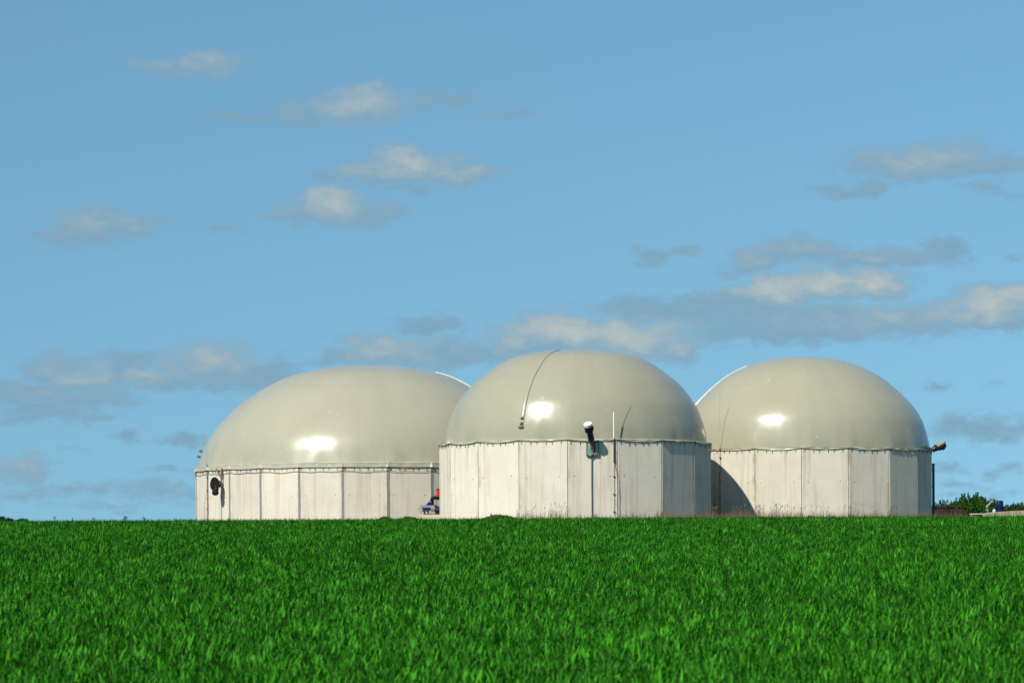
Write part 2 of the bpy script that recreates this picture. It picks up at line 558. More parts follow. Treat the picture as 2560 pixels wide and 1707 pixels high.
M_CONC_SLAB = mat_concrete('concrete_slab', (0.52, 0.45, 0.33), 0.4, 140.0)
M_BARK = simple('bark', (0.09, 0.07, 0.05), 0.9, var=0.4, scale=12)
M_WHEAT = mat_leaf('wheat_leaf', (0.0015, 0.024, 0.0008), (0.060, 0.320, 0.014), 0.6, 0.10, leaf_attr=True)
M_BUSH = mat_leaf('bush_leaf', (0.006, 0.030, 0.003), (0.034, 0.098, 0.010), 0.55, 0.2, 0.3)
M_BUSHD = mat_leaf('dark_bush_leaf', (0.008, 0.026, 0.008), (0.030, 0.068, 0.016), 0.55, 0.15, 0.3)
M_WEED = mat_leaf('weed_leaf', (0.020, 0.055, 0.006), (0.085, 0.140, 0.018), 0.55, 0.25, 0.5)
M_STRAW = mat_leaf('dry_stalk', (0.085, 0.055, 0.030), (0.25, 0.185, 0.105), 0.7, 0.2, 0.3)


def mat_ground():
    m, nt, b = mat_new('field_soil')
    geo = nd(nt, 'ShaderNodeNewGeometry')
    n = noise(nt, geo.outputs['Position'], 1.3, 6, 0.65)
    g = noise(nt, geo.outputs['Position'], 0.05, 4, 0.55)
    c = ramp(nt, n, [(0.3, (0.006, 0.018, 0.003)), (0.7, (0.020, 0.034, 0.008))])
    c = mixc(nt, ramp(nt, g, [(0.45, (0, 0, 0)), (0.6, (0.6, 0.6, 0.6))]), c, (0.085, 0.070, 0.038))
    nt.links.new(c, b.inputs['Base Color'])
    b.inputs['Roughness'].default_value = 0.95
    bump(nt, b, n, 0.6, 0.06)
    return m


M_GROUND = mat_ground()


# ------------------------------------------------------------------ ground
CROP_H = 0.30


def canopy(x, d):
    """Height of the top of the crop above eye level."""
    slope = -2.07 + 0.0321 * d
    top = 0.352 + 0.0020 * (d - 78.0)
    top = min(top, 0.55)
    k = 0.10
    # smooth minimum of the rising slope and the flat top
    h = max(0.0, min(1.0, 0.5 + 0.5 * (top - slope) / k))
    z = top * (1 - h) + slope * h - k * h * (1 - h)
    z += 0.035 * math.sin(x * 0.21 + d * 0.05) * math.sin(d * 0.11 + 1.3) * min(1, max(0, (85 - d) / 40))
    return z


def ground_z(x, d):
    z = canopy(x, d) - CROP_H
    t = max(0.0, min(1.0, (d - 110.0) / 35.0))
    return z * (1 - t) + 0.62 * t


GZ = 0.62


def build_ground():
    ds = list(np.arange(-30, 130, 2.0)) + list(np.arange(130, 260, 10.0)) + [300, 400, 600, 900, 1400, 2200, 3500, 5500]
    xs = [-2500, -1200, -600, -300, -150, -80] + list(np.arange(-50, 51, 4.0)) + [80, 150, 300, 600, 1200, 2500]
    vs = [(x, d, ground_z(x, max(d, 2))) for d in ds for x in xs]
    nx = len(xs)
    fs = [(i * nx + j, i * nx + j + 1, (i + 1) * nx + j + 1, (i + 1) * nx + j) for i in range(len(ds) - 1) for j in range(nx - 1)]
    o = MB().add(vs, fs).build('ground', M_GROUND, smooth=True)
    tag(o, kind='structure')


build_ground()


# ------------------------------------------------------------------ tanks
def spline(pts, n):
    """Catmull-Rom through (r, z) points, sampled evenly by arc length."""
    pts = [np.array(p, float) for p in pts]
    ext = [2 * pts[0] - pts[1]] + pts + [np.array([-pts[-2][0], pts[-2][1]])]
    out = []
    for i in range(1, len(ext) - 2):
        p0, p1, p2, p3 = ext[i - 1:i + 3]
        for t in np.linspace(0, 1, 24, endpoint=False):
            out.append(0.5 * ((2 * p1) + (-p0 + p2) * t + (2 * p0 - 5 * p1 + 4 * p2 - p3) * t ** 2 + (-p0 + 3 * p1 - 3 * p2 + p3) * t ** 3))
    out.append(pts[-1])
    out = np.array(out)
    s = np.concatenate([[0], np.cumsum(np.linalg.norm(np.diff(out, axis=0), axis=1))])
    t = np.linspace(0, s[-1], n)
    return np.stack([np.interp(t, s, out[:, 0]), np.interp(t, s, out[:, 1])], 1)


class Tank:
    def __init__(self, cpx, D, Rm, n, th0, rim, profile, dome_mat, wall_mat, label, joint, skirt, seed, hose):
        self.D, self.R, self.n, self.th0, self.rim = D, Rm, n, R_(th0), rim
        cx = (cpx - 1280.0) / F * D
        self.c = Vector((cx, D, 0))
        root = empty('biogas_tank', (cx, D, GZ - 0.3), label, 'biogas tank', 'biogas digester tanks standing beyond the field')
        self.root = root
        self.z0 = GZ - 0.3
        H = rim - self.z0                 # wall height in the root's own frame
        self.H = H
        step = 2 * math.pi / n
        ap = Rm * math.cos(step / 2)
        hw = Rm * math.sin(step / 2)
        gap, th, ch = joint['gap'], 0.22, 0.035
        # --- one panel, then copies turned round the tank
        x = hw - gap / 2
        sec = [(-x + ch, -ap), (x - ch, -ap), (x, -ap + ch), (x * 0.985, -ap + th), (-x * 0.985, -ap + th), (-x, -ap + ch)]
        vs = [(a, b, zz) for zz in (0.0, H) for a, b in sec]
        k = len(sec)
        fs = [(i, (i + 1) % k, k + (i + 1) % k, k + i) for i in range(k)] + [tuple(range(k - 1, -1, -1)), tuple(range(k, 2 * k))]
        me = bpy.data.meshes.new('wall_panel')
        me.from_pydata(vs, [], fs)
        uvl = me.uv_layers.new(name='UVMap')
        for lp in me.loops:
            v = me.vertices[lp.vertex_index].co
            uvl.data[lp.index].uv = ((v.x + x) / (2 * x), v.z / H)
        me.materials.append(wall_mat)
        me.update()
        for i in range(n):
            th_mid = self.th0 + (i + 0.5) * step
            o = link('wall_panel', me, None, root, (0, 0, 0), (random.uniform(-.0006, .0006), 0, th_mid))
            o.location = Vector((math.sin(th_mid), -math.cos(th_mid), 0)) * random.uniform(-0.012, 0.012)
        # --- joints: the lining seen in the slits, and grout strips on the paler tank
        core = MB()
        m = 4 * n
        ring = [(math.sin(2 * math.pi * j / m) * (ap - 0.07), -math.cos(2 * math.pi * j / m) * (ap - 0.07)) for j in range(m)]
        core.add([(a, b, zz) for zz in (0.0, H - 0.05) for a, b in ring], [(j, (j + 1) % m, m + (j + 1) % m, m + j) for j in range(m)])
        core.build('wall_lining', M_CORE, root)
        if joint.get('strip'):
            w = joint['strip']
            sm = MB()
            zs = np.linspace(0.0, H - 0.02, 10)
            sv, sf = [], []
            rr = random.Random(5)
            for q, zz in enumerate(zs):
                dx = rr.uniform(-0.012, 0.012)
                sv += [(-w / 2 + dx, -Rm - 0.012, zz), (w / 2 + dx, -Rm - 0.012, zz), (w / 2 + 0.02, -Rm + 0.12, zz), (-w / 2 - 0.02, -Rm + 0.12, zz)]
            for q in range(len(zs) - 1):
                for e in range(4):
                    e2 = (e + 1) % 4
                    sf.append((q * 4 + e, q * 4 + e2, q * 4 + 4 + e2, q * 4 + 4 + e))
            sf += [(3, 2, 1, 0), tuple(len(sv) - 4 + e for e in range(4))]
            sm.add(sv, sf)
            first = sm.build('joint_strip', M_JOINT, root, rot=(0, 0, self.th0))
            for i in range(1, n):
                c = first.copy(); COL.objects.link(c); c.parent = root
                c.rotation_euler = (0, 0, self.th0 + i * step)
        # --- gas dome
        prof = spline([(r, h) for r, h in profile], 44)
        self.prof = prof
        NA = 240
        rs = np.random.default_rng(seed)
        amp = rs.normal(0, 1, 70); ph = rs.uniform(0, 2 * math.pi, 70)
        th = np.arange(NA) * 2 * math.pi / NA
        wr = np.zeros(NA)
        for f_ in range(8, 70):
            wr += amp[f_] * np.cos(f_ * th + ph[f_]) / (f_ ** 0.55)
        wr /= np.std(wr)
        corner = np.cos(n * (th - self.th0))          # +1 over a panel corner
        vs, fs, uvs = [], [], []
        base_r = prof[0][0]
        for i, (r, h) in enumerate(prof[:-1]):
            fall = math.exp(-h / 1.1)
            fall2 = math.exp(-h / 0.55)
            for j in range(NA):
                rr = r + skirt.get('wrinkle', 0.024) * wr[j] * fall + 0.045 * corner[j] * fall2
                vs.append((rr * math.sin(th[j]), -rr * math.cos(th[j]), H + 0.10 + h))
        nr = len(prof) - 1
        vs.append((0, 0, H + 0.10 + prof[-1][1]))
        for i in range(nr - 1):
            for j in range(NA):
                j2 = (j + 1) % NA
                fs.append((i * NA + j, i * NA + j2, (i + 1) * NA + j2, (i + 1) * NA + j))
        for j in range(NA):
            fs.append(((nr - 1) * NA + j, (nr - 1) * NA + (j + 1) % NA, nr * NA))
        me = bpy.data.meshes.new('gas_dome')
        me.from_pydata(vs, [], fs)
        uvl = me.uv_layers.new(name='UVMap')
        hmax = prof[-1][1]
        for pl in me.polygons:
            js = [li for li in pl.loop_indices]
            us = []
            for li in js:
                vi = me.loops[li].vertex_index
                us.append((vi % NA) / NA if vi < nr * NA else None)
            good = [u for u in us if u is not None]
            wrap = max(good) - min(good) > 0.5
            for li, u in zip(js, us):
                z = me.vertices[me.loops[li].vertex_index].co.z - H - 0.10
                if u is None: u = sum(good) / len(good)
                if wrap and u < 0.5: u += 1.0
                uvl.data[li].uv = (u, z / hmax)
        me.polygons.foreach_set('use_smooth', [True] * len(me.polygons))
        me.materials.append(dome_mat)
        me.update()
        self.dome = link('gas_dome', me, None, root)
        # --- skirt: hem of the membrane, clamped over the wall head and sagging between the corners
        NS = n * 16
        sag, drop = skirt['sag'], skirt['drop']
        rows = []
        rs2 = np.random.default_rng(seed + 5)
        sags = sag * rs2.uniform(0.55, 1.15, n)
        lift = rs2.uniform(-0.015, 0.015, n)
        self.hem = []
        for j in range(NS):
            t = self.th0 + 2 * math.pi * j / NS
            fr = (j % 16) / 16.0
            pi_ = j // 16
            rp = ap / math.cos((fr - 0.5) * step)               # out to the flat panel face
            s_ = 4 * fr * (1 - fr)
            hem = H - drop - sags[pi_] * s_ ** 0.8 + lift[pi_] * (1 if 0 < fr < 1 else 0)
            crease = 0.018 * math.sin(fr * 2 * math.pi * 3 + pi_) * s_ + 0.01 * rs2.normal()
            rows.append([(rp + 0.020, hem), (rp + 0.055 + crease + 0.02 * (1 - s_), hem + 0.04), (rp + 0.03 + crease * 1.6, hem + (H + 0.02 - hem) * 0.55),
                         (rp + 0.045, H + 0.035), (rp - 0.10, H + 0.075), (base_r - 0.03 + 0.024 * 0, H + 0.11)])
            self.hem.append((t, rp + 0.055, hem - 0.002))
        nk = 6
        vs = []
        for j in range(NS):
            t = self.hem[j][0]
            for rr, zz in rows[j]:
                vs.append((rr * math.sin(t), -rr * math.cos(t), zz))
        fs = [(j * nk + q, ((j + 1) % NS) * nk + q, ((j + 1) % NS) * nk + q + 1, j * nk + q + 1) for j in range(NS) for q in range(nk - 1)]
        MB().add(vs, fs).build('membrane_skirt', M_SKIRT, root, smooth=True)
        if skirt.get('flap'):
            rf = random.Random(seed)
            for i in range(n):
                t = self.th0 + i * step
                w, hgt = rf.uniform(.20, .36), drop + 0.0
                zb_ = H - drop - 0.01
                mtx = Matrix.Rotation(t, 4, 'Z')
                vs_ = [mtx @ Vector(v) for v in ((-w, -Rm + w * .13 - .05, zb_), (w, -Rm + w * .13 - .05, zb_), (rf.uniform(-.05, .05), -Rm - .05, zb_ + hgt + .06), (0, -Rm - rf.uniform(.14, .22), zb_ + .03))]
                MB().add(vs_, [(0, 3, 2), (3, 1, 2), (0, 1, 3), (0, 2, 1)]).build('corner_flap', M_SKIRT, root)
        cable = [(r * math.sin(t), -r * math.cos(t), z) for t, r, z in self.hem]
        MB().tube(cable + [cable[0]], skirt['cable'], 6, False).build('rim_cable', M_CABLE, root, smooth=True)
        # small pegs that hold the hem, a few pixels each
        pg = MB()
        for i in range(n):
            for q in range(6):
                fr = (q + 0.7) / 6.3
                j = int(i * 16 + fr * 16) % NS
                t, r, z = self.hem[j]
                r -= 0.045
                mtx = Matrix.Rotation(t, 4, 'Z')
                pg.box((0, -r - 0.03, z - 0.10 + random.uniform(-.03, .03)), (0.024, 0.04, 0.27), mtx)
        tag(pg.build('rim_peg', M_CABLE, root), kind='stuff')
        # formwork tie holes, two per panel
        tie = MB()
        for i in range(n):
            thm = self.th0 + (i + 0.5) * step
            mtx = Matrix.Rotation(thm, 4, 'Z')
            for sx in (-0.36, 0.33):
                zz = H - 2.75 + random.uniform(-.1, .1)
                cx_ = sx * 2 * hw + random.uniform(-.05, .05)
                ring = [(cx_ + 0.042 * math.cos(a), -ap - 0.012, zz + 0.042 * math.sin(a)) for a in np.linspace(0, 2 * math.pi, 9)[:-1]]
                ring2 = [(a, -ap + 0.03, c_) for a, b_, c_ in ring]
                tie.add([mtx @ Vector(v) for v in ring + ring2], [tuple(range(8))] + [(a, (a + 1) % 8, 8 + (a + 1) % 8, 8 + a) for a in range(8)])
        tag(tie.build('tie_hole_plug', M_PLUG, root), kind='stuff')
        # --- air hose welded up one meridian
        ht = R_(hose['th'])
        hp = []
        for r, h in prof:
            if hose['h0'] <= h and r >= hose['r1']:
                hp.append((r, h))
        pts = [((r + 0.02) * math.sin(ht), -(r + 0.02) * math.cos(ht), H + 0.10 + h + 0.02) for r, h in hp]
        rads = list(np.linspace(hose['rad'], hose['tip'], len(pts)))
        ho = MB().tube(pts, rads, 12, flat=0.45).build('air_hose', hose.get('mat', M_HOSE), root, smooth=True)
        for h in hose.get('valves', []):
            r = np.interp(h, prof[:, 1], prof[:, 0])
            o_ = Vector((math.sin(ht), -math.cos(ht), 0.25)).normalized()
            b_ = Vector((r * math.sin(ht), -r * math.cos(ht), H + 0.10 + h))
            MB().tube([b_, b_ + o_ * 0.26, b_ + o_ * 0.30], [0.12, 0.12, 0.09], 12).build('valve', M_HOSE, ho, smooth=True)
        if hose.get('end'):
            r, h = hp[0]
            mtx = Matrix.Rotation(ht, 4, 'Z')
            MB().box((0, -r - 0.10, H + 0.08 + h), (0.42, 0.16, 0.10), mtx).build('hose_clamp', M_RUST, ho, bevel=0.02)

    def at(self, th_deg, out=0.0, z=0.0, panel=True):
        """World point on (or out from) the wall, by angle."""
        t = R_(th_deg)
        step = 2 * math.pi / self.n
        fr = ((t - self.th0) / step) % 1.0
        rp = self.R * math.cos(step / 2) / math.cos((fr - 0.5) * step) + out
        return Vector((self.c.x + rp * math.sin(t), self.c.y - rp * math.cos(t), z))

    def panel_normal(self, th_deg):
        step = 2 * math.pi / self.n
        i = math.floor((R_(th_deg) - self.th0) / step)
        return self.th0 + (i + 0.5) * step

    def px_theta(self, px, out=0.0):
        best = min(np.linspace(-88, 88, 1761), key=lambda a: abs(self.proj(self.at(a, out))[0] - px))
        return float(best)

    @staticmethod
    def proj(p):
        return (1280 + F * p.x / p.y, YH - F * p.z / p.y)


def prof_px(pts, D):
    return [(r * D / F, z * D / F) for r, z in pts]


T_MID = Tank(1440.0, 178.0, 11.02, 18, -64.8, 6.72,
             prof_px([(327, 0), (325.5, 18), (319, 46), (302, 90), (274, 130), (242, 162), (172, 209), (88, 229), (0, 235)], 178.0),
             M_DOME_A, M_CONC, 'tallest cream domed biogas tank in front, with a black agitator on its wall',
             dict(gap=0.045), dict(sag=0.16, drop=0.0, cable=0.013), 11,
             dict(th=-25.0, h0=0.70, r1=3.0, rad=0.19, tip=0.06, valves=(1.25, 1.66), end=True))
T_LEFT = Tank(925.25, 203.0, 15.94, 26, -60.02, 5.66,
              prof_px([(426, 0), (421, 17), (411.3, 45), (393, 78), (365.5, 112.5), (322, 154), (275, 187), (204, 223), (118, 243.5), (55, 250), (0, 251)], 203.0),
              M_DOME_B, M_CONC_L, 'widest domed biogas tank with grey joint strips and a lower pale wall',
              dict(gap=0.10, strip=0.21), dict(sag=0.07, drop=0.34, cable=0.020, flap=True, wrinkle=0.026), 23,
              dict(th=76.0, h0=1.6, r1=6.1, rad=0.21, tip=.13, mat=M_HOSE_LIT))
T_RIGHT = Tank(2004.5, 192.5, 11.23, 18, -27.4, 6.52,
               prof_px([(316, 0), (313, 20), (305, 52), (293, 82), (263, 124), (196, 183), (124, 218), (62, 232), (0, 236)], 192.5),
               M_DOME_C, M_CONC, 'domed biogas tank with the curved shadow of its neighbour on the wall',
               dict(gap=0.045), dict(sag=0.15, drop=0.0, cable=0.011), 37,
               dict(th=-81.0, h0=0.9, r1=4.6, rad=0.13, tip=.09, mat=M_HOSE_LIT))

# two valves seen edge-on at the outer limb of the wide dome
for h_ in (0.95, 1.45):
    r_ = float(np.interp(h_, T_LEFT.prof[:, 1], T_LEFT.prof[:, 0]))
    o_ = Vector((math.sin(R_(-86)), -math.cos(R_(-86)), 0.3)).normalized()
    b_ = Vector((r_ * math.sin(R_(-86)), -r_ * math.cos(R_(-86)), T_LEFT.H + .1 + h_))
    MB().tube([b_, b_ + o_ * .32, b_ + o_ * .38], [.10, .12, .08], 10).build('dome_valve', M_CABLE, T_LEFT.root, smooth=True)

# second cable looping below the hem of the wide tank
def looping_cable(T, a0, a1):
    step = math.degrees(2 * math.pi / T.n)
    pts = []
    a = a0
    while a <= a1:
        fr = ((a - math.degrees(T.th0)) / step) % 1.0
        z = T.rim - 0.34 - 0.42 - 0.13 * (1 - 4 * (fr - 0.5) ** 2) * (0.6 + 0.4 * math.sin(a * 0.7)) + 0.1
        p = T.at(a, 0.06, z)
        pts.append(p - T.root.location)
        a += step / 8
    MB().tube(pts, 0.018, 5).build('loose_cable', M_CABLE, T.root)


looping_cable(T_LEFT, -88, 40)


# ------------------------------------------------------------------ lightning rods
ROD_GROUP = 'lightning rods along the tank walls'


def rod(T, th, ytop, yins0, yins1, label, cable_side, r=0.048, wire=True, tip=2.6, rmat=None):
    rmat = rmat or M_WHITE
    p0 = T.at(th, 0.11)
    d = p0.y
    def z_of(y): return P(T.proj(p0)[0], y, d).z
    root = empty('lightning_rod', (p0.x, p0.y, GZ - 0.1), label, 'lightning rod', ROD_GROUP)
    def loc(z, dx=0, dy=0): return Vector((dx, dy, z - (GZ - 0.1)))
    zt, zi0, zi1 = z_of(ytop), z_of(yins0), z_of(yins1)
    MB().tube([loc(zi0 - .05), loc(zi0 + (zt - zi0) * .6), loc(zt)], [r, r, r], 8).build('upper_rod', rmat, root, smooth=True)
    MB().tube([loc(zt - .1), loc(zt + tip)], [r * .34, r * .26], 6).build('rod_tip', M_TIP, root, smooth=True)
    MB().tube([loc(zi0 + .1, 0.02), loc(zi1, 0.02)], r * 1.0, 8).build('insulating_pole', M_BLACKP if wire else M_CABLE, root, smooth=True)
    cl = MB()
    for z in (zi0 - 0.15, (zi0 + zi1) / 2, zi1):
        cl.box(loc(z, 0.02, 0.05), (0.13, 0.16, 0.08))
    tag(cl.build('wall_clamp', M_CABLE, root), kind='stuff')
    n = 14
    zb = GZ
    pts = [loc(zi1 + (zb - zi1) * k / n, 0.02 + 0.012 * math.sin(k * 2.1), 0.05) for k in range(n + 1)]
    MB().tube(pts, 0.017, 6).build('down_conductor', M_CABLE, root)
    pts = []
    for k in range(n + 1):
        t = k / n
        s = math.sin(min(1, t * 2.2) * math.pi / 2)
        pts.append(loc(zi1 + (zb - zi1) * t, 0.02 + cable_side * s + 0.012 * math.sin(k * 1.7), 0.04))
    MB().tube(pts, 0.015, 6).build('earth_cable', M_CABLE, root)
    br = MB()
    for t in (0.25, 0.55, 0.85):
        br.box(loc(zi1 + (zb - zi1) * t, 0.0, 0.05), (0.16, 0.10, 0.05))
    tag(br.build('cable_clip', M_CABLE, root), kind='stuff')
    return root


th = T_MID.px_theta(1536, 0.14)
rod(T_MID, th, 1029, 1096, 1153, 'white lightning rod with black lower pole on the tallest tank', 0.30)
th = T_LEFT.px_theta(517, 0.14)
rod(T_LEFT, th, 1066, 1160, 1225, 'thin pale lightning rod near the outer end of the widest tank', -0.26, 0.019, False, 0.6, M_TIP)
th = T_RIGHT.px_theta(1800, 0.14)
rod(T_RIGHT, th, 980, 1118, 1168, 'thin lightning rod rising beside the curved wall shadow', -0.12, 0.016, True, 0.6, M_TIP)
# one more behind the right dome, only its tip shows
pb = Vector((T_RIGHT.c.x + 11.4 * math.sin(R_(121)), T_RIGHT.c.y - 11.4 * math.cos(R_(121)), GZ - .1))
o = empty('lightning_rod', pb, 'thin lightning rod tip showing behind the shaded side of a dome', 'lightning rod', ROD_GROUP)
zt = P(2287, 968, pb.y).z - pb.z
MB().tube([(0, 0, 0), (0, 0, zt * .8), (0, 0, zt)], [0.03, 0.026, 0.012], 8).build('upper_rod', M_STEEL, o, smooth=True)


# ------------------------------------------------------------------ agitators on the walls
def frame(out, up=Vector((0, 0, 1))):
    """Matrix whose Z axis points along out."""
    z = out.normalized()
    x = up.cross(z)
    x = x.normalized() if x.length > 1e-4 else Vector((1, 0, 0))
    y = z.cross(x)
    return Matrix(((x.x, y.x, z.x), (x.y, y.y, z.y), (x.z, y.z, z.z))).to_4x4()


def agitator_mid():
    T = T_MID
    th = T.px_theta(1482)
    nz = T.panel_normal(th)
    p = T.at(th, 0.02)
    z = P(1482, 1122, p.y).z
    root = empty('agitator', (p.x, p.y, z), 'black motor with white cap slanting up from a square green wall plate', 'agitator', 'agitators on the tank walls', nz)
    # own frame: x along the wall, -y out of it, z up
    MB().box((0, -0.04, 0), (0.90, 0.08, 0.98)).build('mounting_plate', M_PLATE, root, bevel=0.015)
    fr = MB()
    for s in (-1, 1):
        fr.box((s * 0.455, -0.06, 0), (0.05, 0.15, 1.04))
        fr.box((0, -0.06, s * 0.505), (0.86, 0.15, 0.05))
    fr.build('plate_frame', M_CABLE, root)
    rbs = []
    for k in range(14):
        a = 2 * math.pi * (k + 0.5) / 14 + 0.1
        c, s = math.cos(a), math.sin(a)
        L = min(0.42 / max(abs(c), 1e-3), 0.46 / max(abs(s), 1e-3))
        MB().tube([(0.10 * c, -0.115, 0.12 * s), (L * c, -0.085, L * s)], [0.028, 0.040], 5).build('plate_rib', M_PLATE, root)
    a = Vector((0.02, -0.08, -0.06))
    b = Vector((-0.50, -1.22, 1.80))
    dr = (b - a).normalized()
    q = lambda t: a.lerp(b, t)
    MB().tube([q(0), q(.04), q(.40)], [.17, .14, .17], 14).build('shaft_tube', M_RUST, root, smooth=True)
    MB().tube([q(.34), q(.38), q(.64), q(.66)], [.17, .22, .20, .15], 16).build('gearbox', M_NAVY, root, smooth=True)
    MB().tube([q(.64), q(.70), q(.71)], [.20, .20, .12], 16).build('coupling', M_BLACKP, root, smooth=True)
    mo = MB().tube([q(.70), q(.72), q(.93), q(.935)], [.16, .285, .285, .2], 20).build('motor', M_BLACKP, root, smooth=True)
    fin = MB()
    Mx = frame(dr)
    for k in range(20):
        w = 2 * math.pi * k / 20
        m2 = Matrix.Translation(q(.825)) @ Mx @ Matrix.Rotation(w, 4, 'Z')
        fin.box((0.285, 0, 0), (0.05, 0.022, 0.46), m2)
    tag(fin.build('cooling_fin', M_BLACKP, mo), kind='stuff')
    jb = Matrix.Translation(q(.80)) @ Mx
    MB().box((0.20, 0.22, 0), (0.22, 0.18, 0.26), jb).build('terminal_box', M_BLACKP, mo, bevel=0.02)
    MB().tube([q(.93), q(.94), q(1.03), q(1.045)], [.29, .315, .315, .24], 20).build('fan_cowl', M_WHITE, root, smooth=True)
    pts = [q(.78) + Vector((.24, .1, -.06)), q(.5) + Vector((.28, .1, -.1)), Vector((.16, -.40, .1)), Vector((.14, -.22, -.25)), Vector((-.05, -.14, -.52)), Vector((-.07, -.05, -.8))]
    MB().tube(pts, 0.038, 8).build('power_cable', M_BLACK, root, smooth=True)
    zb = GZ - z
    MB().tube([(-.07, -.06, -.78), (-.072, -.045, -.78 + (zb + .78) * .5), (-.06, -.045, zb)], 0.040, 6).build('cable_conduit', M_CABLE, root)


agitator_mid()


def agitator_left():
    T = T_LEFT
    th = T.px_theta(556)
    p = T.at(th, 0.02)
    z = P(556, 1200, p.y).z
    nz = T.panel_normal(th)
    root = empty('agitator', (p.x, p.y, z), 'black oval drive cover hung from a rusty bracket at the end of the widest tank', 'agitator', 'agitators on the tank walls', nz)
    fw = lambda x, y: (P(x, y, p.y) - Vector((p.x, p.y, z)))
    Mi = Matrix.Rotation(-nz, 4, 'Z')
    L = lambda x, y, o=0.0: (Mi @ (fw(x, y))) + Vector((0, -o, 0))
    # bracket from the rim down the wall
    MB().tube([(0.15, -.10, 1.05), (0.22, -.16, 0.55), (.2, -.18, 0.0), (.12, -.14, -.75)], [.06, .10, .06, .04], 8).build('bracket', M_RUST, root, smooth=True)
    MB().tube([(-.75, -.12, 1.05), (-.35, -.20, .62), (.18, -.18, .35)], [.05, .07, .07], 8).build('bracket_arm', M_RUST, root, smooth=True)
    MB().tube([(.25, -.2, -.15), (.05, -.24, -.38), (-.05, -.2, -.62)], [.12, .15, .05], 8).build('hinge', M_RUST, root, smooth=True)
    # shaft and drive cover: an oval box over a large and a small pulley, facing the field
    face = Vector((-0.16, -1.0, 0.0)).normalized()      # world direction the cover faces
    fl = (Mi @ face)
    c = L(539.5, 1215, 0) + Mi @ Vector((0, -0.75, 0))
    MB().tube([(.10, -.15, -.1), c + Vector((0.1, .2, 0.1))], 0.11, 10).build('shaft_tube', M_STEEL, root, smooth=True)
    MB().tube([(.15, -.2, -.2), c + Vector((0.05, .1, .55))], 0.10, 8).build('support_arm', M_OLIVE, root, smooth=True)
    up = Vector((0, 0, 1))
    sd = up.cross(fl).normalized()
    out = []
    N = 28
    for k in range(N):
        a = 2 * math.pi * k / N
        x, y = 0.385 * math.cos(a), 0.64 * math.sin(a) + 0.14
        out.append((x, y))
    ring = []
    for k in range(N):
        x, y = out[k]
        if y < -0.2:
            x = x * 0.95 + 0.05
            y -= 0.05
        ring.append((x, y))
    vs, fs = [], []
    lay = [(-.14, .97), (-.11, 1.0), (.10, 1.0), (.14, .95)]
    for dpt, sc in lay:
        for x, y in ring:
            vs.append(c + sd * x * sc + up * y * sc + fl * dpt)
    for i in range(3):
        for k in range(N):
            k2 = (k + 1) % N
            fs.append((i * N + k, i * N + k2, (i + 1) * N + k2, (i + 1) * N + k))
    fs += [tuple(range(N - 1, -1, -1)), tuple(3 * N + k for k in range(N))]
    MB().add(vs, fs).build('drive_cover', M_BLACK, root, smooth=True)
    low = c + up * -0.56 + sd * 0.06
    MB().tube([low - fl * .15, low + fl * .15, low + fl * .18], [.27, .27, .22], 18).build('pulley_housing', M_BLACK, root, smooth=True)
    for dz in (-.18, -.02):
        b_ = c + up * dz + sd * 0.14 + fl * .13
        MB().tube([b_, b_ + fl * .05], .030, 8).build('bolt', M_STEEL, root)
    zb = GZ - z
    MB().tube([(-.10, -.04, -.6), (-.09, -.04, -1.6), (-.06, -.04, zb)], 0.024, 6).build('cable_conduit', M_PLUG, root)


agitator_left()


def agitator_right():
    T = T_RIGHT
    p = T.at(74.0, 0.0)
    a = P(2330, 1124, p.y)
    root = empty('agitator', a, 'black motor with yellow topped cover jutting from the shaded upper wall edge', 'agitator', 'agitators on the tank walls')
    L = lambda x, y, o=0.0: P(x, y, p.y - o) - a
    q0, q1 = L(2331, 1125), L(2350, 1114)
    MB().tube([q0, L(2340, 1119.5)], .22, 12).build('shaft_tube', M_BLACKP, root, smooth=True)
    MB().tube([L(2337, 1120), L(2344, 1118)], [.30, .27], 14).build('gearbox', M_BLACKP, root, smooth=True)
    MB().tube([L(2343, 1120), L(2345, 1119), L(2362, 1109.5), L(2363.5, 1109)], [.15, .30, .30, .22], 16).build('motor', M_BLACKP, root, smooth=True)
    dr = (L(2362, 1109.5) - L(2345, 1119)).normalized()
    m2 = Matrix.Translation(L(2350, 1109.3)) @ frame(dr, Vector((0, 0, 1)))
    mm = MB()
    mm.box((0, 0.0, 0.0), (0.56, 0.16, 0.70), m2)
    mm.build('weather_cover', M_YELLOW, root, bevel=0.02)
    MB().tube([L(2356, 1117), L(2359, 1122), L(2360, 1124)], [.12, .17, .10], 10).build('terminal_box', M_BLACKP, root, smooth=True)
    MB().tube([L(2323, 1117), L(2323.5, 1121), L(2330, 1126)], [.11, .09, .06], 8).build('lifting_eye', M_BLACKP, root, smooth=True)


agitator_right()

# dark riser pipe beside the right tank
p = P(2333.2, 1160, 193.0)
o = empty('riser_pipe', (p.x, p.y, GZ - .05), 'dark upright pipe hugging the shaded outer edge of a tank wall', 'pipe')
MB().tube([(0, 0, 0), (0, 0, p.z - GZ)], 0.115, 12).build('pipe', M_BLACKP, o, smooth=True)
MB().tube([(0, 0, p.z - GZ), (0, 0, p.z - GZ + .1)], 0.15, 12).build('pipe_cap', M_BLACKP, o, smooth=True)
cl = MB()
for t in (.25, .6, .9):
    cl.box((-.12, 0, (p.z - GZ) * t), (.3, .28, .06))
tag(cl.build('wall_clamp', M_CABLE, o), kind='stuff')


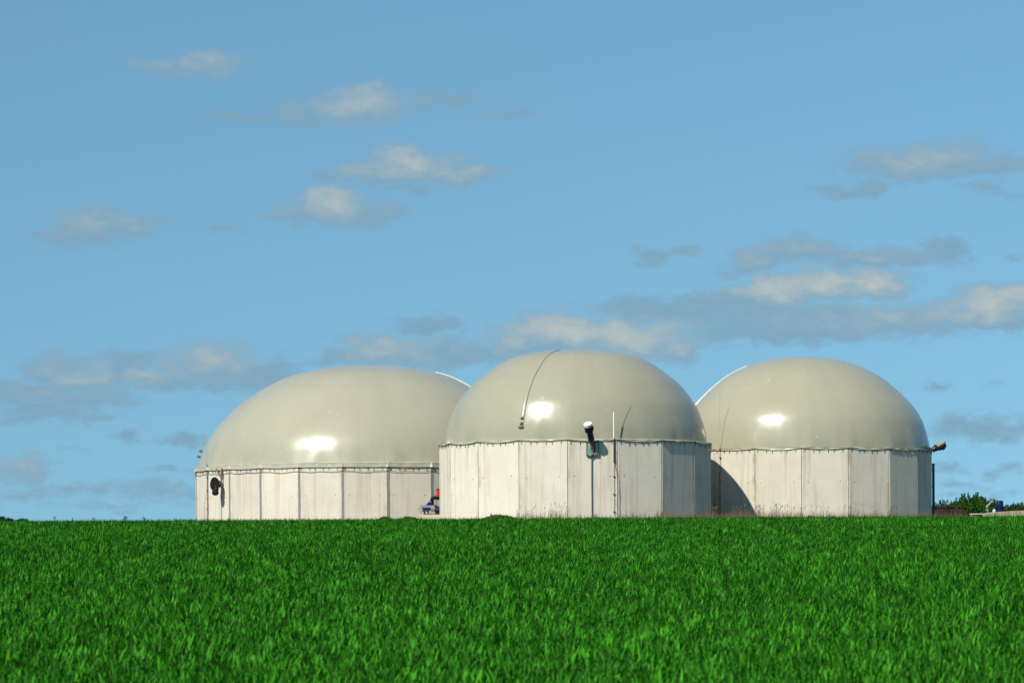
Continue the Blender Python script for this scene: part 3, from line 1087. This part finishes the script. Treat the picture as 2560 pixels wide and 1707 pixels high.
# ------------------------------------------------------------------ pump set between two tanks
def pump_set():
    d = 182.0
    base = P(1078, 1287, d)
    pl = empty('plinth', (base.x, d, GZ - .1), 'low pale concrete plinth under the blue pump', 'plinth')
    a, b = P(1050, 1287, d), P(1124, 1287, d)
    MB().box(((a.x + b.x) / 2 - base.x, 0.2, (a.z - GZ + .1) / 2), (b.x - a.x, 1.9, a.z - GZ + .1)).build('slab', M_CONC_SLAB, pl, bevel=0.03)
    root = empty('pump', (base.x, d, base.z), 'blue grey pump with dark motor and black elbow pipe in the gap between two tanks', 'pump')
    L = lambda x, y, o=0.0: P(x, y, d - o) - Vector((base.x, d, base.z))
    MB().box((0.15, 0, 0.05), (1.25, 0.55, 0.10)).build('base_frame', M_RUST, root, bevel=0.015)
    body = MB().tube([L(1056, 1270), L(1057, 1270), L(1077, 1270), L(1079, 1270)], [.16, .27, .27, .3], 18).build('pump_housing', M_BLUEGREY, root, smooth=True)
    MB().box(L(1066, 1271, .25), (.62, .10, .20)).build('name_panel', M_NAVY, body, bevel=0.01)
    MB().tube([L(1078, 1272), L(1087, 1272)], [.34, .30], 14).build('gearbox', M_OLIVE, root, smooth=True)
    MB().box(L(1081, 1281), (.55, .5, .40)).build('gearbox_foot', M_OLIVE, root, bevel=0.03)
    MB().tube([L(1084, 1275), L(1087, 1275), L(1103, 1275), L(1104, 1275)], [.15, .31, .31, .2], 18).build('motor', M_NAVY, root, smooth=True)
    MB().box(L(1089, 1266), (.30, .34, .26)).build('terminal_box', M_NAVY, root, bevel=0.03)
    MB().tube([L(1066, 1262), L(1072, 1258), L(1080, 1257)], [.04, .14, .2], 10).build('suction_bend', M_NAVY, root, smooth=True)
    dp = MB().tube([L(1079.5, 1262), L(1079.5, 1250), L(1080.2, 1246.5), L(1082.5, 1244.2), L(1086, 1243.6), L(1112, 1245.5)], .145, 14).build('discharge_pipe', M_BLACK, root, smooth=True)
    fl = MB().tube([L(1088, 1243.7), L(1089, 1243.7)], .21, 14).build('flange', M_BLACK, dp, smooth=True)
    MB().tube([L(1093, 1244), L(1094, 1244.1)], .21, 14).build('flange', M_BLACK, dp, smooth=True)
    MB().tube([L(1079.5, 1256), L(1079.5, 1255)], .21, 14).build('flange', M_BLACK, dp, smooth=True)
    v = MB().tube([L(1095.5, 1240), L(1095.5, 1223)], [.165, .165], 14).build('red_actuator', M_RED, root, smooth=True)
    MB().tube([L(1095.5, 1223), L(1095.5, 1221.3)], [.20, .17], 14).build('actuator_cap', M_BLACK, v, smooth=True)
    MB().box(L(1096, 1241.3), (.30, .30, .09)).build('actuator_foot', M_BLACK, v)
    # valve fittings and wiring on the left
    MB().tube([L(1046, 1269), L(1052, 1268), L(1057, 1267)], [.03, .06, .05], 8).build('drain_cock', M_STEEL, root, smooth=True)
    MB().tube([L(1051, 1264), L(1054, 1262.5)], [.05, .10], 8).build('gauge', M_STEEL, root, smooth=True)
    MB().tube([L(1053, 1277), L(1057, 1276)], [.07, .05], 8).build('gauge', M_STEEL, root, smooth=True)
    MB().tube([L(1048, 1270), L(1047, 1275), L(1050, 1280), L(1056, 1284), L(1063, 1286)], .022, 6).build('wire', M_CABLE, root, smooth=True)
    MB().tube([L(1052, 1270), L(1053, 1274), L(1058, 1277), L(1060, 1282)], .022, 6).build('wire', M_RUST, root, smooth=True)
    for x in (1061, 1069):
        MB().tube([L(x, 1277), L(x + 1.5, 1285)], .06, 8).build('leg', M_BLACKP, root, smooth=True)


pump_set()


# ------------------------------------------------------------------ plants
def leaf_cloud(mb, center, radii, n, size, up=0.3, rnd=random, shell=0.35, spiky=0.0):
    c = Vector(center)
    for _ in range(n):
        while True:
            v = Vector((rnd.uniform(-1, 1), rnd.uniform(-1, 1), rnd.uniform(-1, 1)))
            l = v.length
            if shell < l <= 1: break
        p = c + Vector((v.x * radii[0], v.y * radii[1], v.z * radii[2]))
        nrm = (v.normalized() + Vector((rnd.uniform(-1, 1), rnd.uniform(-1, 1), rnd.uniform(-1, 1) + up))).normalized()
        t = nrm.cross(Vector((rnd.uniform(-1, 1), rnd.uniform(-1, 1), rnd.uniform(-1, 1))))
        if t.length < 1e-3: continue
        t.normalize()
        if spiky and rnd.random() < spiky:
            t = (Vector((rnd.uniform(-.35, .35), rnd.uniform(-.35, .35), 1))).normalized()
        b = nrm.cross(t)
        s = size * rnd.uniform(.6, 1.4)
        mb.add([p - t * s * .8, p + b * s * .36, p + t * s, p - b * s * .36], [(0, 1, 2, 3)])


def limbs(mb, p, dirn, length, r, depth, rnd, spread=0.7):
    q = p + dirn * length
    mb.tube([p, p.lerp(q, .5) + Vector((rnd.uniform(-.05, .05), rnd.uniform(-.05, .05), 0)) * length, q], [r, r * .8, r * .55], 6, True)
    tips = [q]
    if depth > 0:
        for _ in range(rnd.choice((2, 3))):
            d2 = (dirn + Vector((rnd.uniform(-1, 1), rnd.uniform(-1, 1), rnd.uniform(-.3, .8))) * spread).normalized()
            tips += limbs(mb, q, d2, length * rnd.uniform(.6, .85), r * .55, depth - 1, rnd, spread)
    return tips


BUSH_GROUP = 'bushes and small trees beyond the tanks'


def bush(px0, px1, ytop, d, label, mat, n, seed, zb=None, lobes=7, leaf=0.16, spiky=0.25, name='bush', group=BUSH_GROUP, ybot=1296):
    rnd = random.Random(seed)
    a, b = P(px0, ytop, d), P(px1, ytop, d)
    zb = GZ if zb is None else zb
    w, h = b.x - a.x, a.z - zb
    cx = (a.x + b.x) / 2
    root = empty(name, (cx, d, zb - .1), label, 'bush' if name == 'bush' else 'tree', group)
    st = MB()
    tips = []
    for k in range(4):
        tips += limbs(st, Vector((rnd.uniform(-.1, .1) * w, rnd.uniform(-.2, .2), 0)), Vector((rnd.uniform(-.5, .5), rnd.uniform(-.4, .4), 1)).normalized(), h * .3, .07, 2, rnd)
    st.build('stem', M_BARK, root)
    lf = MB()
    for k in range(lobes):
        u = (k + .5) / lobes * 2 - 1 + rnd.uniform(-.12, .12)
        u = max(-.92, min(.92, u))
        hh = h * (0.55 + 0.45 * math.sqrt(max(0, 1 - u * u))) * rnd.uniform(.82, 1.0)
        rz = hh * rnd.uniform(.34, .46)
        rx = w / lobes * rnd.uniform(.85, 1.25)
        leaf_cloud(lf, (u * w / 2 * .9, rnd.uniform(-.25, .25) * w * .5, hh - rz), (rx * 1.15, w * .22, rz), int(n / lobes * .9), leaf * 1.25, rnd=rnd, spiky=spiky)
        leaf_cloud(lf, (u * w / 2 * .92, rnd.uniform(-.2, .2) * w * .5, hh * .42), (rx * 1.25, w * .25, hh * .42), int(n / lobes * .9), leaf * 1.25, rnd=rnd)
        for s in range(3):      # shoots that stand out of the outline
            x = u * w / 2 * .86 + rnd.uniform(-rx, rx) * .8
            y = rnd.uniform(-.2, .2) * w * .4
            L = h * rnd.uniform(.07, .16)
            leaf_cloud(lf, (x, y, hh - .1 + L * .4), (.10, .10, L), 26, leaf * .8, rnd=rnd, spiky=.8, shell=0)
    lf.build('foliage', mat, root)
    return root


bush(2378, 2484, 1231, 262, 'largest green bush, rounded and spiky topped, behind the white trough', M_BUSH, 5200, 3, lobes=8, leaf=0.17, spiky=.45)
bush(2322, 2384, 1252, 268, 'low green bush behind the dark red brown wall, next to the tank', M_BUSH, 3000, 4, lobes=5)
bush(2356, 2414, 1247, 272, 'mid green bush rising to the spiky one behind the red brown wall', M_BUSH, 3000, 5, lobes=4)
bush(2466, 2506, 1247, 266, 'narrow green bush behind the slanting pipe and blue motor', M_BUSH, 1300, 6, lobes=4)
bush(2502, 2540, 1256, 274, 'small dark bush right after the blue motor', M_BUSHD, 900, 7, lobes=4, spiky=.5)
bush(2524, 2560, 1257, 270, 'low dark bush in the row above the beige wall', M_BUSHD, 1000, 8, lobes=4, spiky=.5)
bush(2546, 2600, 1246, 268, 'dark bush cut by the frame edge above the beige wall', M_BUSHD, 1500, 9, lobes=4, spiky=.4)
bush(-14, 20, 1288, 175, 'dark low bush at the far outer end of the field edge', M_BUSHD, 700, 10, lobes=4, leaf=.10, zb=0.4, group='low bushes on the skyline')
bush(14, 36, 1291, 172, 'second dark low bush on the skyline, beside the bigger one', M_BUSHD, 350, 12, lobes=3, leaf=.09, zb=0.4, group='low bushes on the skyline')
bush(38, 68, 1290, 168, 'thin pointed bush on the skyline with a single raised shoot', M_BUSHD, 300, 13, lobes=3, leaf=.09, spiky=.8, zb=0.4, group='low bushes on the skyline')

# bare tree
def bare_tree():
    rnd = random.Random(31)
    d = 266.0
    p = P(2364, 1290, d)
    o = empty('bare_tree', (p.x, d, GZ - .1), 'small leafless tree with forked twigs above the low hedge', 'tree', BUSH_GROUP)
    top = P(2364, 1253, d).z - GZ
    t = MB().tube([(0, 0, 0), (.05, 0, top * .6), (0, 0, top)], [.12, .10, .07], 7)
    t.build('trunk', M_BARK, o)
    for dx, dy in ((-8, -9), (-4, -7), (5, -7), (2, -5), (-9, -7)):
        e = MB()
        e.tube([(0, 0, top * .92), (dx * .5 * d / F, 0, top - dy * .4 * d / F), (dx * d / F, 0, top - dy * d / F)], [.055, .045, .02], 5)
        e.build('twig', M_BARK, o)


bare_tree()


def weed_clump(px0, px1, ytop, d, label, n, seed, stalk=0, group='weedy mounds at the foot of the tank walls'):
    rnd = random.Random(seed)
    a, b = P(px0, ytop, d), P(px1, ytop, d)
    w, h = b.x - a.x, a.z - GZ
    root = empty('weed_clump', ((a.x + b.x) / 2, d, GZ - .05), label, 'weeds', group)
    lf = MB()
    for k in range(9):
        u = (k + .5) / 9 * 2 - 1
        hh = h * (1 - abs(u) ** 1.6 * .72) * rnd.uniform(.85, 1.05)
        leaf_cloud(lf, (u * w / 2, rnd.uniform(-.3, .3), hh * .5), (w / 11, .5, hh * .52), n // 9, .085, rnd=rnd, shell=.2, spiky=.3)
    lf.build('foliage', M_WEED, root)
    if stalk:
        s = MB()
        for k in range(stalk):
            x = -w * .16 + rnd.uniform(-.28, .28)
            hh = h * rnd.uniform(.9, 1.22)
            s.tube([(x, -.5, 0), (x + rnd.uniform(-.06, .06), -.5, hh)], [.014, .007], 4)
        tag(s.build('dry_stem', M_STRAW, root), kind='stuff')


weed_clump(1206, 1290, 1282, 150, 'yellow green weed mound with dry brown stems below the tallest tank', 2600, 41, 9)
weed_clump(944, 982, 1287, 152, 'small rounded weed mound in front of a grey joint strip', 1100, 42)
weed_clump(992, 1052, 1288, 153, 'long flat weed mound before the pump plinth', 1500, 43)
weed_clump(1478, 1506, 1290, 153, 'tiny low weed tuft under the wall agitator', 500, 44)
weed_clump(2012, 2040, 1287, 158, 'low dark weed tuft under the tank with the curved shadow', 500, 45)

# thistles standing out of the crop on the skyline
for i, (px, yt, lab) in enumerate(((138, 1290, 'small thistle with split head standing out of the crop, nearest the low bushes'),
                                   (182, 1292, 'tiny thistle on the skyline, second from the low bushes'),
                                   (235, 1290, 'faint thin thistle on the skyline between its neighbours'),
                                   (313, 1288, 'widest forked dark thistle standing out of the crop on the skyline'),
                                   (360, 1289, 'slim upright thistle on the skyline nearest the widest tank'))):
    rnd = random.Random(60 + i)
    d = 80.0
    p = P(px, yt, d)
    zb = ground_z(p.x, d)
    o = empty('thistle', (p.x, d, zb), lab, 'thistle', 'thistles standing out of the crop')
    h = p.z - zb
    MB().tube([(0, 0, 0), (rnd.uniform(-.02, .02), 0, h * .6), (0, 0, h * .93)], [.012, .010, .006], 5).build('stem', M_BUSHD, o)
    lf = MB()
    k = 9 if px == 313 else 5
    for q in range(k):
        a = rnd.uniform(0, 6.28)
        z0 = h - rnd.uniform(.04, .20)
        L = rnd.uniform(.05, .11) * (1.3 if px == 313 else 1)
        dv = Vector((math.cos(a), math.sin(a) * .4, rnd.uniform(.3, 1.0))).normalized()
        s_ = dv.cross(Vector((0, 1, 0.2))).normalized() * .016
        b0 = Vector((0, 0, z0))
        lf.add([b0, b0 + dv * L * .5 + s_, b0 + dv * L, b0 + dv * L * .5 - s_], [(0, 1, 2, 3)])
    lf.build('leaf', M_BUSHD, o)['kind'] = 'stuff'


# tall dry grass along the walls
def dry_grass():
    rnd = random.Random(77)
    mb = MB()
    spans = [(1150, 1200, 160, .25, 18), (1290, 1420, 157, .85, 240), (1420, 1540, 158, .40, 140), (1540, 1660, 160, .55, 190), (1640, 1790, 166, .72, 420),
             (1780, 1900, 172, .85, 420), (1890, 2010, 173, 1.0, 340), (2000, 2130, 172, .85, 260), (2120, 2230, 174, .85, 240), (2220, 2340, 180, .75, 300),
             (2335, 2420, 186, .80, 130), (2400, 2460, 188, .35, 60), (860, 960, 178, .12, 40)]
    for x0, x1, d, hmax, n in spans:
        for _ in range(int(n * 1.5)):
            px = rnd.uniform(x0, x1)
            dd = d + rnd.uniform(-2.5, 2.5)
            p = P(px, YH, dd)
            # tall in clumps
            cl = 0.5 + 0.3 * math.sin(px * 0.11 + 1.7 * math.sin(px * .043))
            h = 0.15 + hmax * (0.10 + 1.0 * rnd.random() ** 1.9) * (0.5 + 0.8 * cl)
            w = rnd.uniform(.005, .010)
            ln = rnd.gauss(.08, .12) * h
            b = Vector((p.x, dd, GZ))
            m_ = b + Vector((ln * .3, 0, h * .6))
            t = b + Vector((ln, rnd.uniform(-.1, .1), h))
            mb.add([b + Vector((-w, 0, 0)), b + Vector((w, 0, 0)), m_ + Vector((w * .9, 0, 0)), m_ - Vector((w * .9, 0, 0)), t], [(0, 1, 2, 3), (3, 2, 4)])
            if h > .8 and rnd.random() < .3:      # seed head
                hd = (t - m_).normalized()
                s = rnd.uniform(.014, .024)
                mb.add([t - hd * .05 - Vector((s * .4, 0, 0)), t - hd * .05 + Vector((s * .4, 0, 0)), t + hd * .08 + Vector((s, 0, 0)), t + hd * .22, t + hd * .08 - Vector((s, 0, 0))], [(0, 1, 2, 3, 4)])
    o = mb.build('dry_grass', M_STRAW)
    tag(o, 'tall dry straw coloured grass along the foot of the tank walls', 'grass', kind='stuff')


dry_grass()


# ------------------------------------------------------------------ yard things on the right
def yard():
    # dark red-brown boarded wall
    d = 205.0
    a, b = P(2337, 1265, d), P(2404, 1266, d)
    o = empty('board_wall', ((a.x + b.x) / 2, d, GZ - .1), 'low dark red brown wall with a black top behind dry stalks', 'wall')
    w, h = b.x - a.x, a.z - GZ + .1
    nb = 9
    bw = w / nb
    me = MB().box((0, 0, (h - .10) / 2), (bw - .03, .12, h - .10)).build('board', M_REDBROWN, o, bevel=0.01)
    me.location.x = -w / 2 + bw / 2
    for k in range(1, nb):
        c = me.copy(); COL.objects.link(c); c.parent = o
        c.location = (-w / 2 + bw * (k + .5), random.uniform(-.015, .015), random.uniform(-.04, .01))
    MB().box((0, 0, h - .02), (w + .2, .34, .14)).build('coping', M_DARKTOP, o, bevel=0.02)
    # white trough
    d = 192.0
    a, b = P(2425, 1283, d), P(2456, 1283, d)
    o = empty('trough', ((a.x + b.x) / 2, d, GZ - .05), 'white rimmed low trough beside the beige wall end', 'trough')
    w, h = b.x - a.x, a.z - GZ + .05
    bx = MB()
    bx.box((-w * .16, 0, h / 2 - .06), (w * .56, .7, h - .10))
    bx.build('tub', M_OLIVE, o, bevel=0.02)
    MB().box((0, -.02, h - .045), (w, .8, .09)).build('rim', M_CONC_SLAB, o, bevel=0.015)
    for s in (-.47, .47):
        MB().box((w * s, -.35, (h - .09) / 2), (.07, .07, h - .09)).build('leg', M_CONC_SLAB, o)
    # beige low wall, rounded end, leaving the frame
    o = empty('low_wall', (P(2520, 1290, 190).x, 190, GZ - .1), 'long low beige concrete wall with slanting streaks and a rounded end', 'wall')
    base = Vector((P(2520, 1290, 190).x, 190, GZ - .1))
    pts = []
    for k in range(17):
        t = k / 16
        px = 2459 + t * 150
        dd = 189 + 3.0 * t
        yt = 1281.5 - 5.5 * min(1, t * 1.7) if t > 0.02 else 1283.5
        pts.append(P(px, yt, dd) - base)
    N = len(pts)
    secs = []
    for k in range(N - 1):
        p0, p1 = pts[k], pts[k + 1]
        x0, x1 = p0.x + .012, p1.x - .012
        th = .45 if k else .38
        lean = 0.10
        vs = [(x0, p0.y, 0), (x1, p1.y, 0), (x1, p1.y + th, 0), (x0, p0.y + th, 0),
              (x0, p0.y + lean, p0.z), (x1, p1.y + lean, p1.z), (x1, p1.y + th, p1.z), (x0, p0.y + th, p0.z)]
        MB().add(vs, [(3, 2, 1, 0), (4, 5, 6, 7), (0, 1, 5, 4), (1, 2, 6, 5), (2, 3, 7, 6), (3, 0, 4, 7)]).build('wall_block', M_WALLTAN, o, bevel=0.02)
    # blue motor standing behind the low wall
    d = 196.0
    b0 = P(2498, 1277, d)
    o = empty('blue_motor', (b0.x, d, GZ - .1), 'upright dark blue motor standing behind the low beige wall', 'motor')
    L = lambda x, y, oo=0.0: P(x, y, d - oo) - Vector((b0.x, d, GZ - .1))
    MB().tube([L(2499, 1293), L(2499, 1272)], .26, 12).build('pedestal', M_NAVY, o, smooth=True)
    MB().tube([L(2498, 1274), L(2498, 1271), L(2498, 1253), L(2498, 1250.5)], [.18, .25, .25, .18], 18).build('motor_housing', M_BLUE, o, smooth=True)
    MB().box(L(2503.5, 1260), (.26, .40, .62)).build('terminal_box', M_NAVY, o, bevel=0.04)
    MB().tube([L(2492.5, 1266), L(2493.5, 1256), L(2494, 1252)], [.07, .10, .05], 8).build('cooling_pipe', M_BLUE, o, smooth=True)
    # pale canister
    b1 = P(2485.5, 1277, 194)
    o = empty('canister', (b1.x, 194, GZ - .05), 'small pale turquoise canister next to the blue motor', 'canister')
    L2 = lambda x, y: P(x, y, 194.) - Vector((b1.x, 194, GZ - .05))
    MB().tube([L2(2485.5, 1296), L2(2485.5, 1274.5), L2(2485.5, 1273)], [.14, .14, .08], 12).build('body', simple('turquoise_plastic', (.35, .58, .56), .4), o, smooth=True)
    MB().tube([L2(2485.5, 1273), L2(2485.5, 1271.8)], .06, 8).build('cap', M_WHITE, o, smooth=True)
    # slanting pipe with valve
    b2 = P(2470, 1277, 193)
    o = empty('slanted_pipe', (b2.x, 193, GZ - .05), 'grey slanting pipe with an open fork on top, above the wall end', 'pipe')
    L3 = lambda x, y: P(x, y, 193.) - Vector((b2.x, 193, GZ - .05))
    MB().tube([L3(2472, 1296), L3(2470, 1280), L3(2468.5, 1270)], .06, 8).build('upright', M_OLIVE, o, smooth=True)
    MB().tube([L3(2466, 1269), L3(2471, 1263), L3(2483, 1249)], [.09, .08, .065], 8).build('pipe', M_OLIVE, o, smooth=True)
    MB().tube([L3(2482, 1250.5), L3(2484.5, 1247.5)], .10, 8).build('pipe_end', M_BLACKP, o, smooth=True)
    MB().tube([L3(2466, 1265.5), L3(2469, 1263), L3(2472, 1266)], [.08, .13, .08], 8).build('valve', M_OLIVE, o, smooth=True)
    MB().tube([L3(2472, 1262), L3(2474, 1251), L3(2474.5, 1245)], [.03, .028, .02], 6).build('prong', M_CABLE, o)
    MB().tube([L3(2478, 1254), L3(2477, 1248)], [.03, .02], 6).build('prong', M_CABLE, o)
    MB().tube([L3(2464, 1276), L3(2467, 1274), L3(2470, 1278)], [.04, .05, .04], 6).build('stay', M_STEEL, o)


yard()


# ------------------------------------------------------------------ the crop
def tuft(seed, leaves, height):
    rnd = random.Random(seed)
    mb = MB()
    tones = []
    for _ in range(leaves):
        a = rnd.uniform(0, 2 * math.pi)
        rr = 0.17 * math.sqrt(rnd.random())
        b = Vector((rr * math.cos(a), rr * math.sin(a), 0))
        L = height * rnd.uniform(.55, 1.15)
        w = rnd.uniform(.0058, .0105)
        az = rnd.uniform(0, 2 * math.pi)
        outv = Vector((math.cos(az), math.sin(az), 0))
        side = Vector((-math.sin(az), math.cos(az), 0))
        tw = rnd.uniform(-.7, .7)
        curl = rnd.uniform(.1, 2.1)
        ang = rnd.uniform(.02, .28)
        pts = []
        p = b.copy()
        n = 5
        for k in range(n + 1):
            t = k / n
            pts.append((p.copy(), w * (0.75 + .5 * t) * (1 - t ** 3) ** .7 if k < n else 0, tw * t))
            an = ang + curl * t ** 2
            p = p + (outv * math.sin(an) + Vector((0, 0, 1)) * math.cos(an)) * (L / n)
        base = len(mb.v)
        vs, fs = [], []
        for k, (q, ww, tq) in enumerate(pts[:-1]):
            s = (side * math.cos(tq) + outv * math.sin(tq))
            vs += [q - s * ww, q + s * ww]
        vs.append(pts[-1][0])
        for k in range(n - 1):
            fs.append((2 * k, 2 * k + 1, 2 * k + 3, 2 * k + 2))
        fs.append((2 * n - 2, 2 * n - 1, 2 * n))
        tones += [rnd.uniform(0, .22) if rnd.random() < .52 else rnd.uniform(.45, 1)] * len(vs)
        mb.add(vs, fs)
    me = bpy.data.meshes.new('wheat_tuft')
    me.from_pydata(mb.v, [], mb.f)
    me.attributes.new('leaf_tone', 'FLOAT', 'POINT').data.foreach_set('value', tones)
    me.polygons.foreach_set('use_smooth', [True] * len(me.polygons))
    me.materials.append(M_WHEAT)
    return bpy.data.objects.new('wheat_tuft', me)


def crop():
    tufts = bpy.data.collections.new('wheat_tufts')
    for k in range(8):
        tufts.objects.link(tuft(200 + k, 15, CROP_H * (0.98 + .06 * (k % 3))))
    # the sown strip: wider than the view so that a step aside still finds crop
    ds = list(np.arange(14.0, 104.1, 1.5))
    vs, fs = [], []
    NXX = 36
    for d in ds:
        hwid = 0.236 * d + 6.0
        for j in range(NXX + 1):
            x = -hwid + 2 * hwid * j / NXX
            vs.append((x, d, ground_z(x, d) + .004))
    for i in range(len(ds) - 1):
        for j in range(NXX):
            a = i * (NXX + 1) + j
            fs.append((a, a + 1, a + NXX + 2, a + NXX + 1))
    o = MB().add(vs, fs).build('wheat_crop', M_GROUND)
    tag(o, 'dense bright green young cereal crop filling the field', 'crop', kind='stuff')
    ng = bpy.data.node_groups.new('sow', 'GeometryNodeTree')
    ng.interface.new_socket('Geometry', in_out='INPUT', socket_type='NodeSocketGeometry')
    ng.interface.new_socket('Geometry', in_out='OUTPUT', socket_type='NodeSocketGeometry')
    N, L = ng.nodes, ng.links
    gi, go = N.new('NodeGroupInput'), N.new('NodeGroupOutput')
    dist = N.new('GeometryNodeDistributePointsOnFaces')
    dist.inputs['Density'].default_value = 50.0
    dist.inputs['Seed'].default_value = 4
    L.new(gi.outputs[0], dist.inputs['Mesh'])
    ci = N.new('GeometryNodeCollectionInfo')
    ci.inputs['Collection'].default_value = tufts
    ci.inputs['Separate Children'].default_value = True
    ci.inputs['Reset Children'].default_value = True
    inst = N.new('GeometryNodeInstanceOnPoints')
    inst.inputs['Pick Instance'].default_value = True
    L.new(dist.outputs['Points'], inst.inputs['Points'])
    L.new(ci.outputs[0], inst.inputs['Instance'])
    rr = N.new('FunctionNodeRandomValue'); rr.data_type = 'FLOAT_VECTOR'
    rr.inputs[0].default_value = (-0.10, -0.04, 0.0)
    rr.inputs[1].default_value = (0.08, 0.16, 6.283)
    L.new(rr.outputs[0], inst.inputs['Rotation'])
    # stand height drifts over the field and from plant to plant
    pos = N.new('GeometryNodeInputPosition')
    nz = N.new('ShaderNodeTexNoise')
    nz.inputs['Scale'].default_value = 2.2
    nz.inputs['Detail'].default_value = 3.0
    L.new(pos.outputs[0], nz.inputs['Vector'])
    rs = N.new('FunctionNodeRandomValue'); rs.data_type = 'FLOAT'
    rs.inputs[2].default_value = 0.36
    rs.inputs[3].default_value = 0.78
    ma = N.new('ShaderNodeMath'); ma.operation = 'MULTIPLY_ADD'
    ma.inputs[1].default_value = 0.75
    L.new(nz.outputs[0], ma.inputs[0]); L.new(rs.outputs[1], ma.inputs[2])
    L.new(ma.outputs[0], inst.inputs['Scale'])
    join = N.new('GeometryNodeJoinGeometry')
    L.new(gi.outputs[0], join.inputs[0]); L.new(inst.outputs[0], join.inputs[0])
    L.new(join.outputs[0], go.inputs[0])
    md = o.modifiers.new('sow', 'NODES')
    md.node_group = ng


crop()
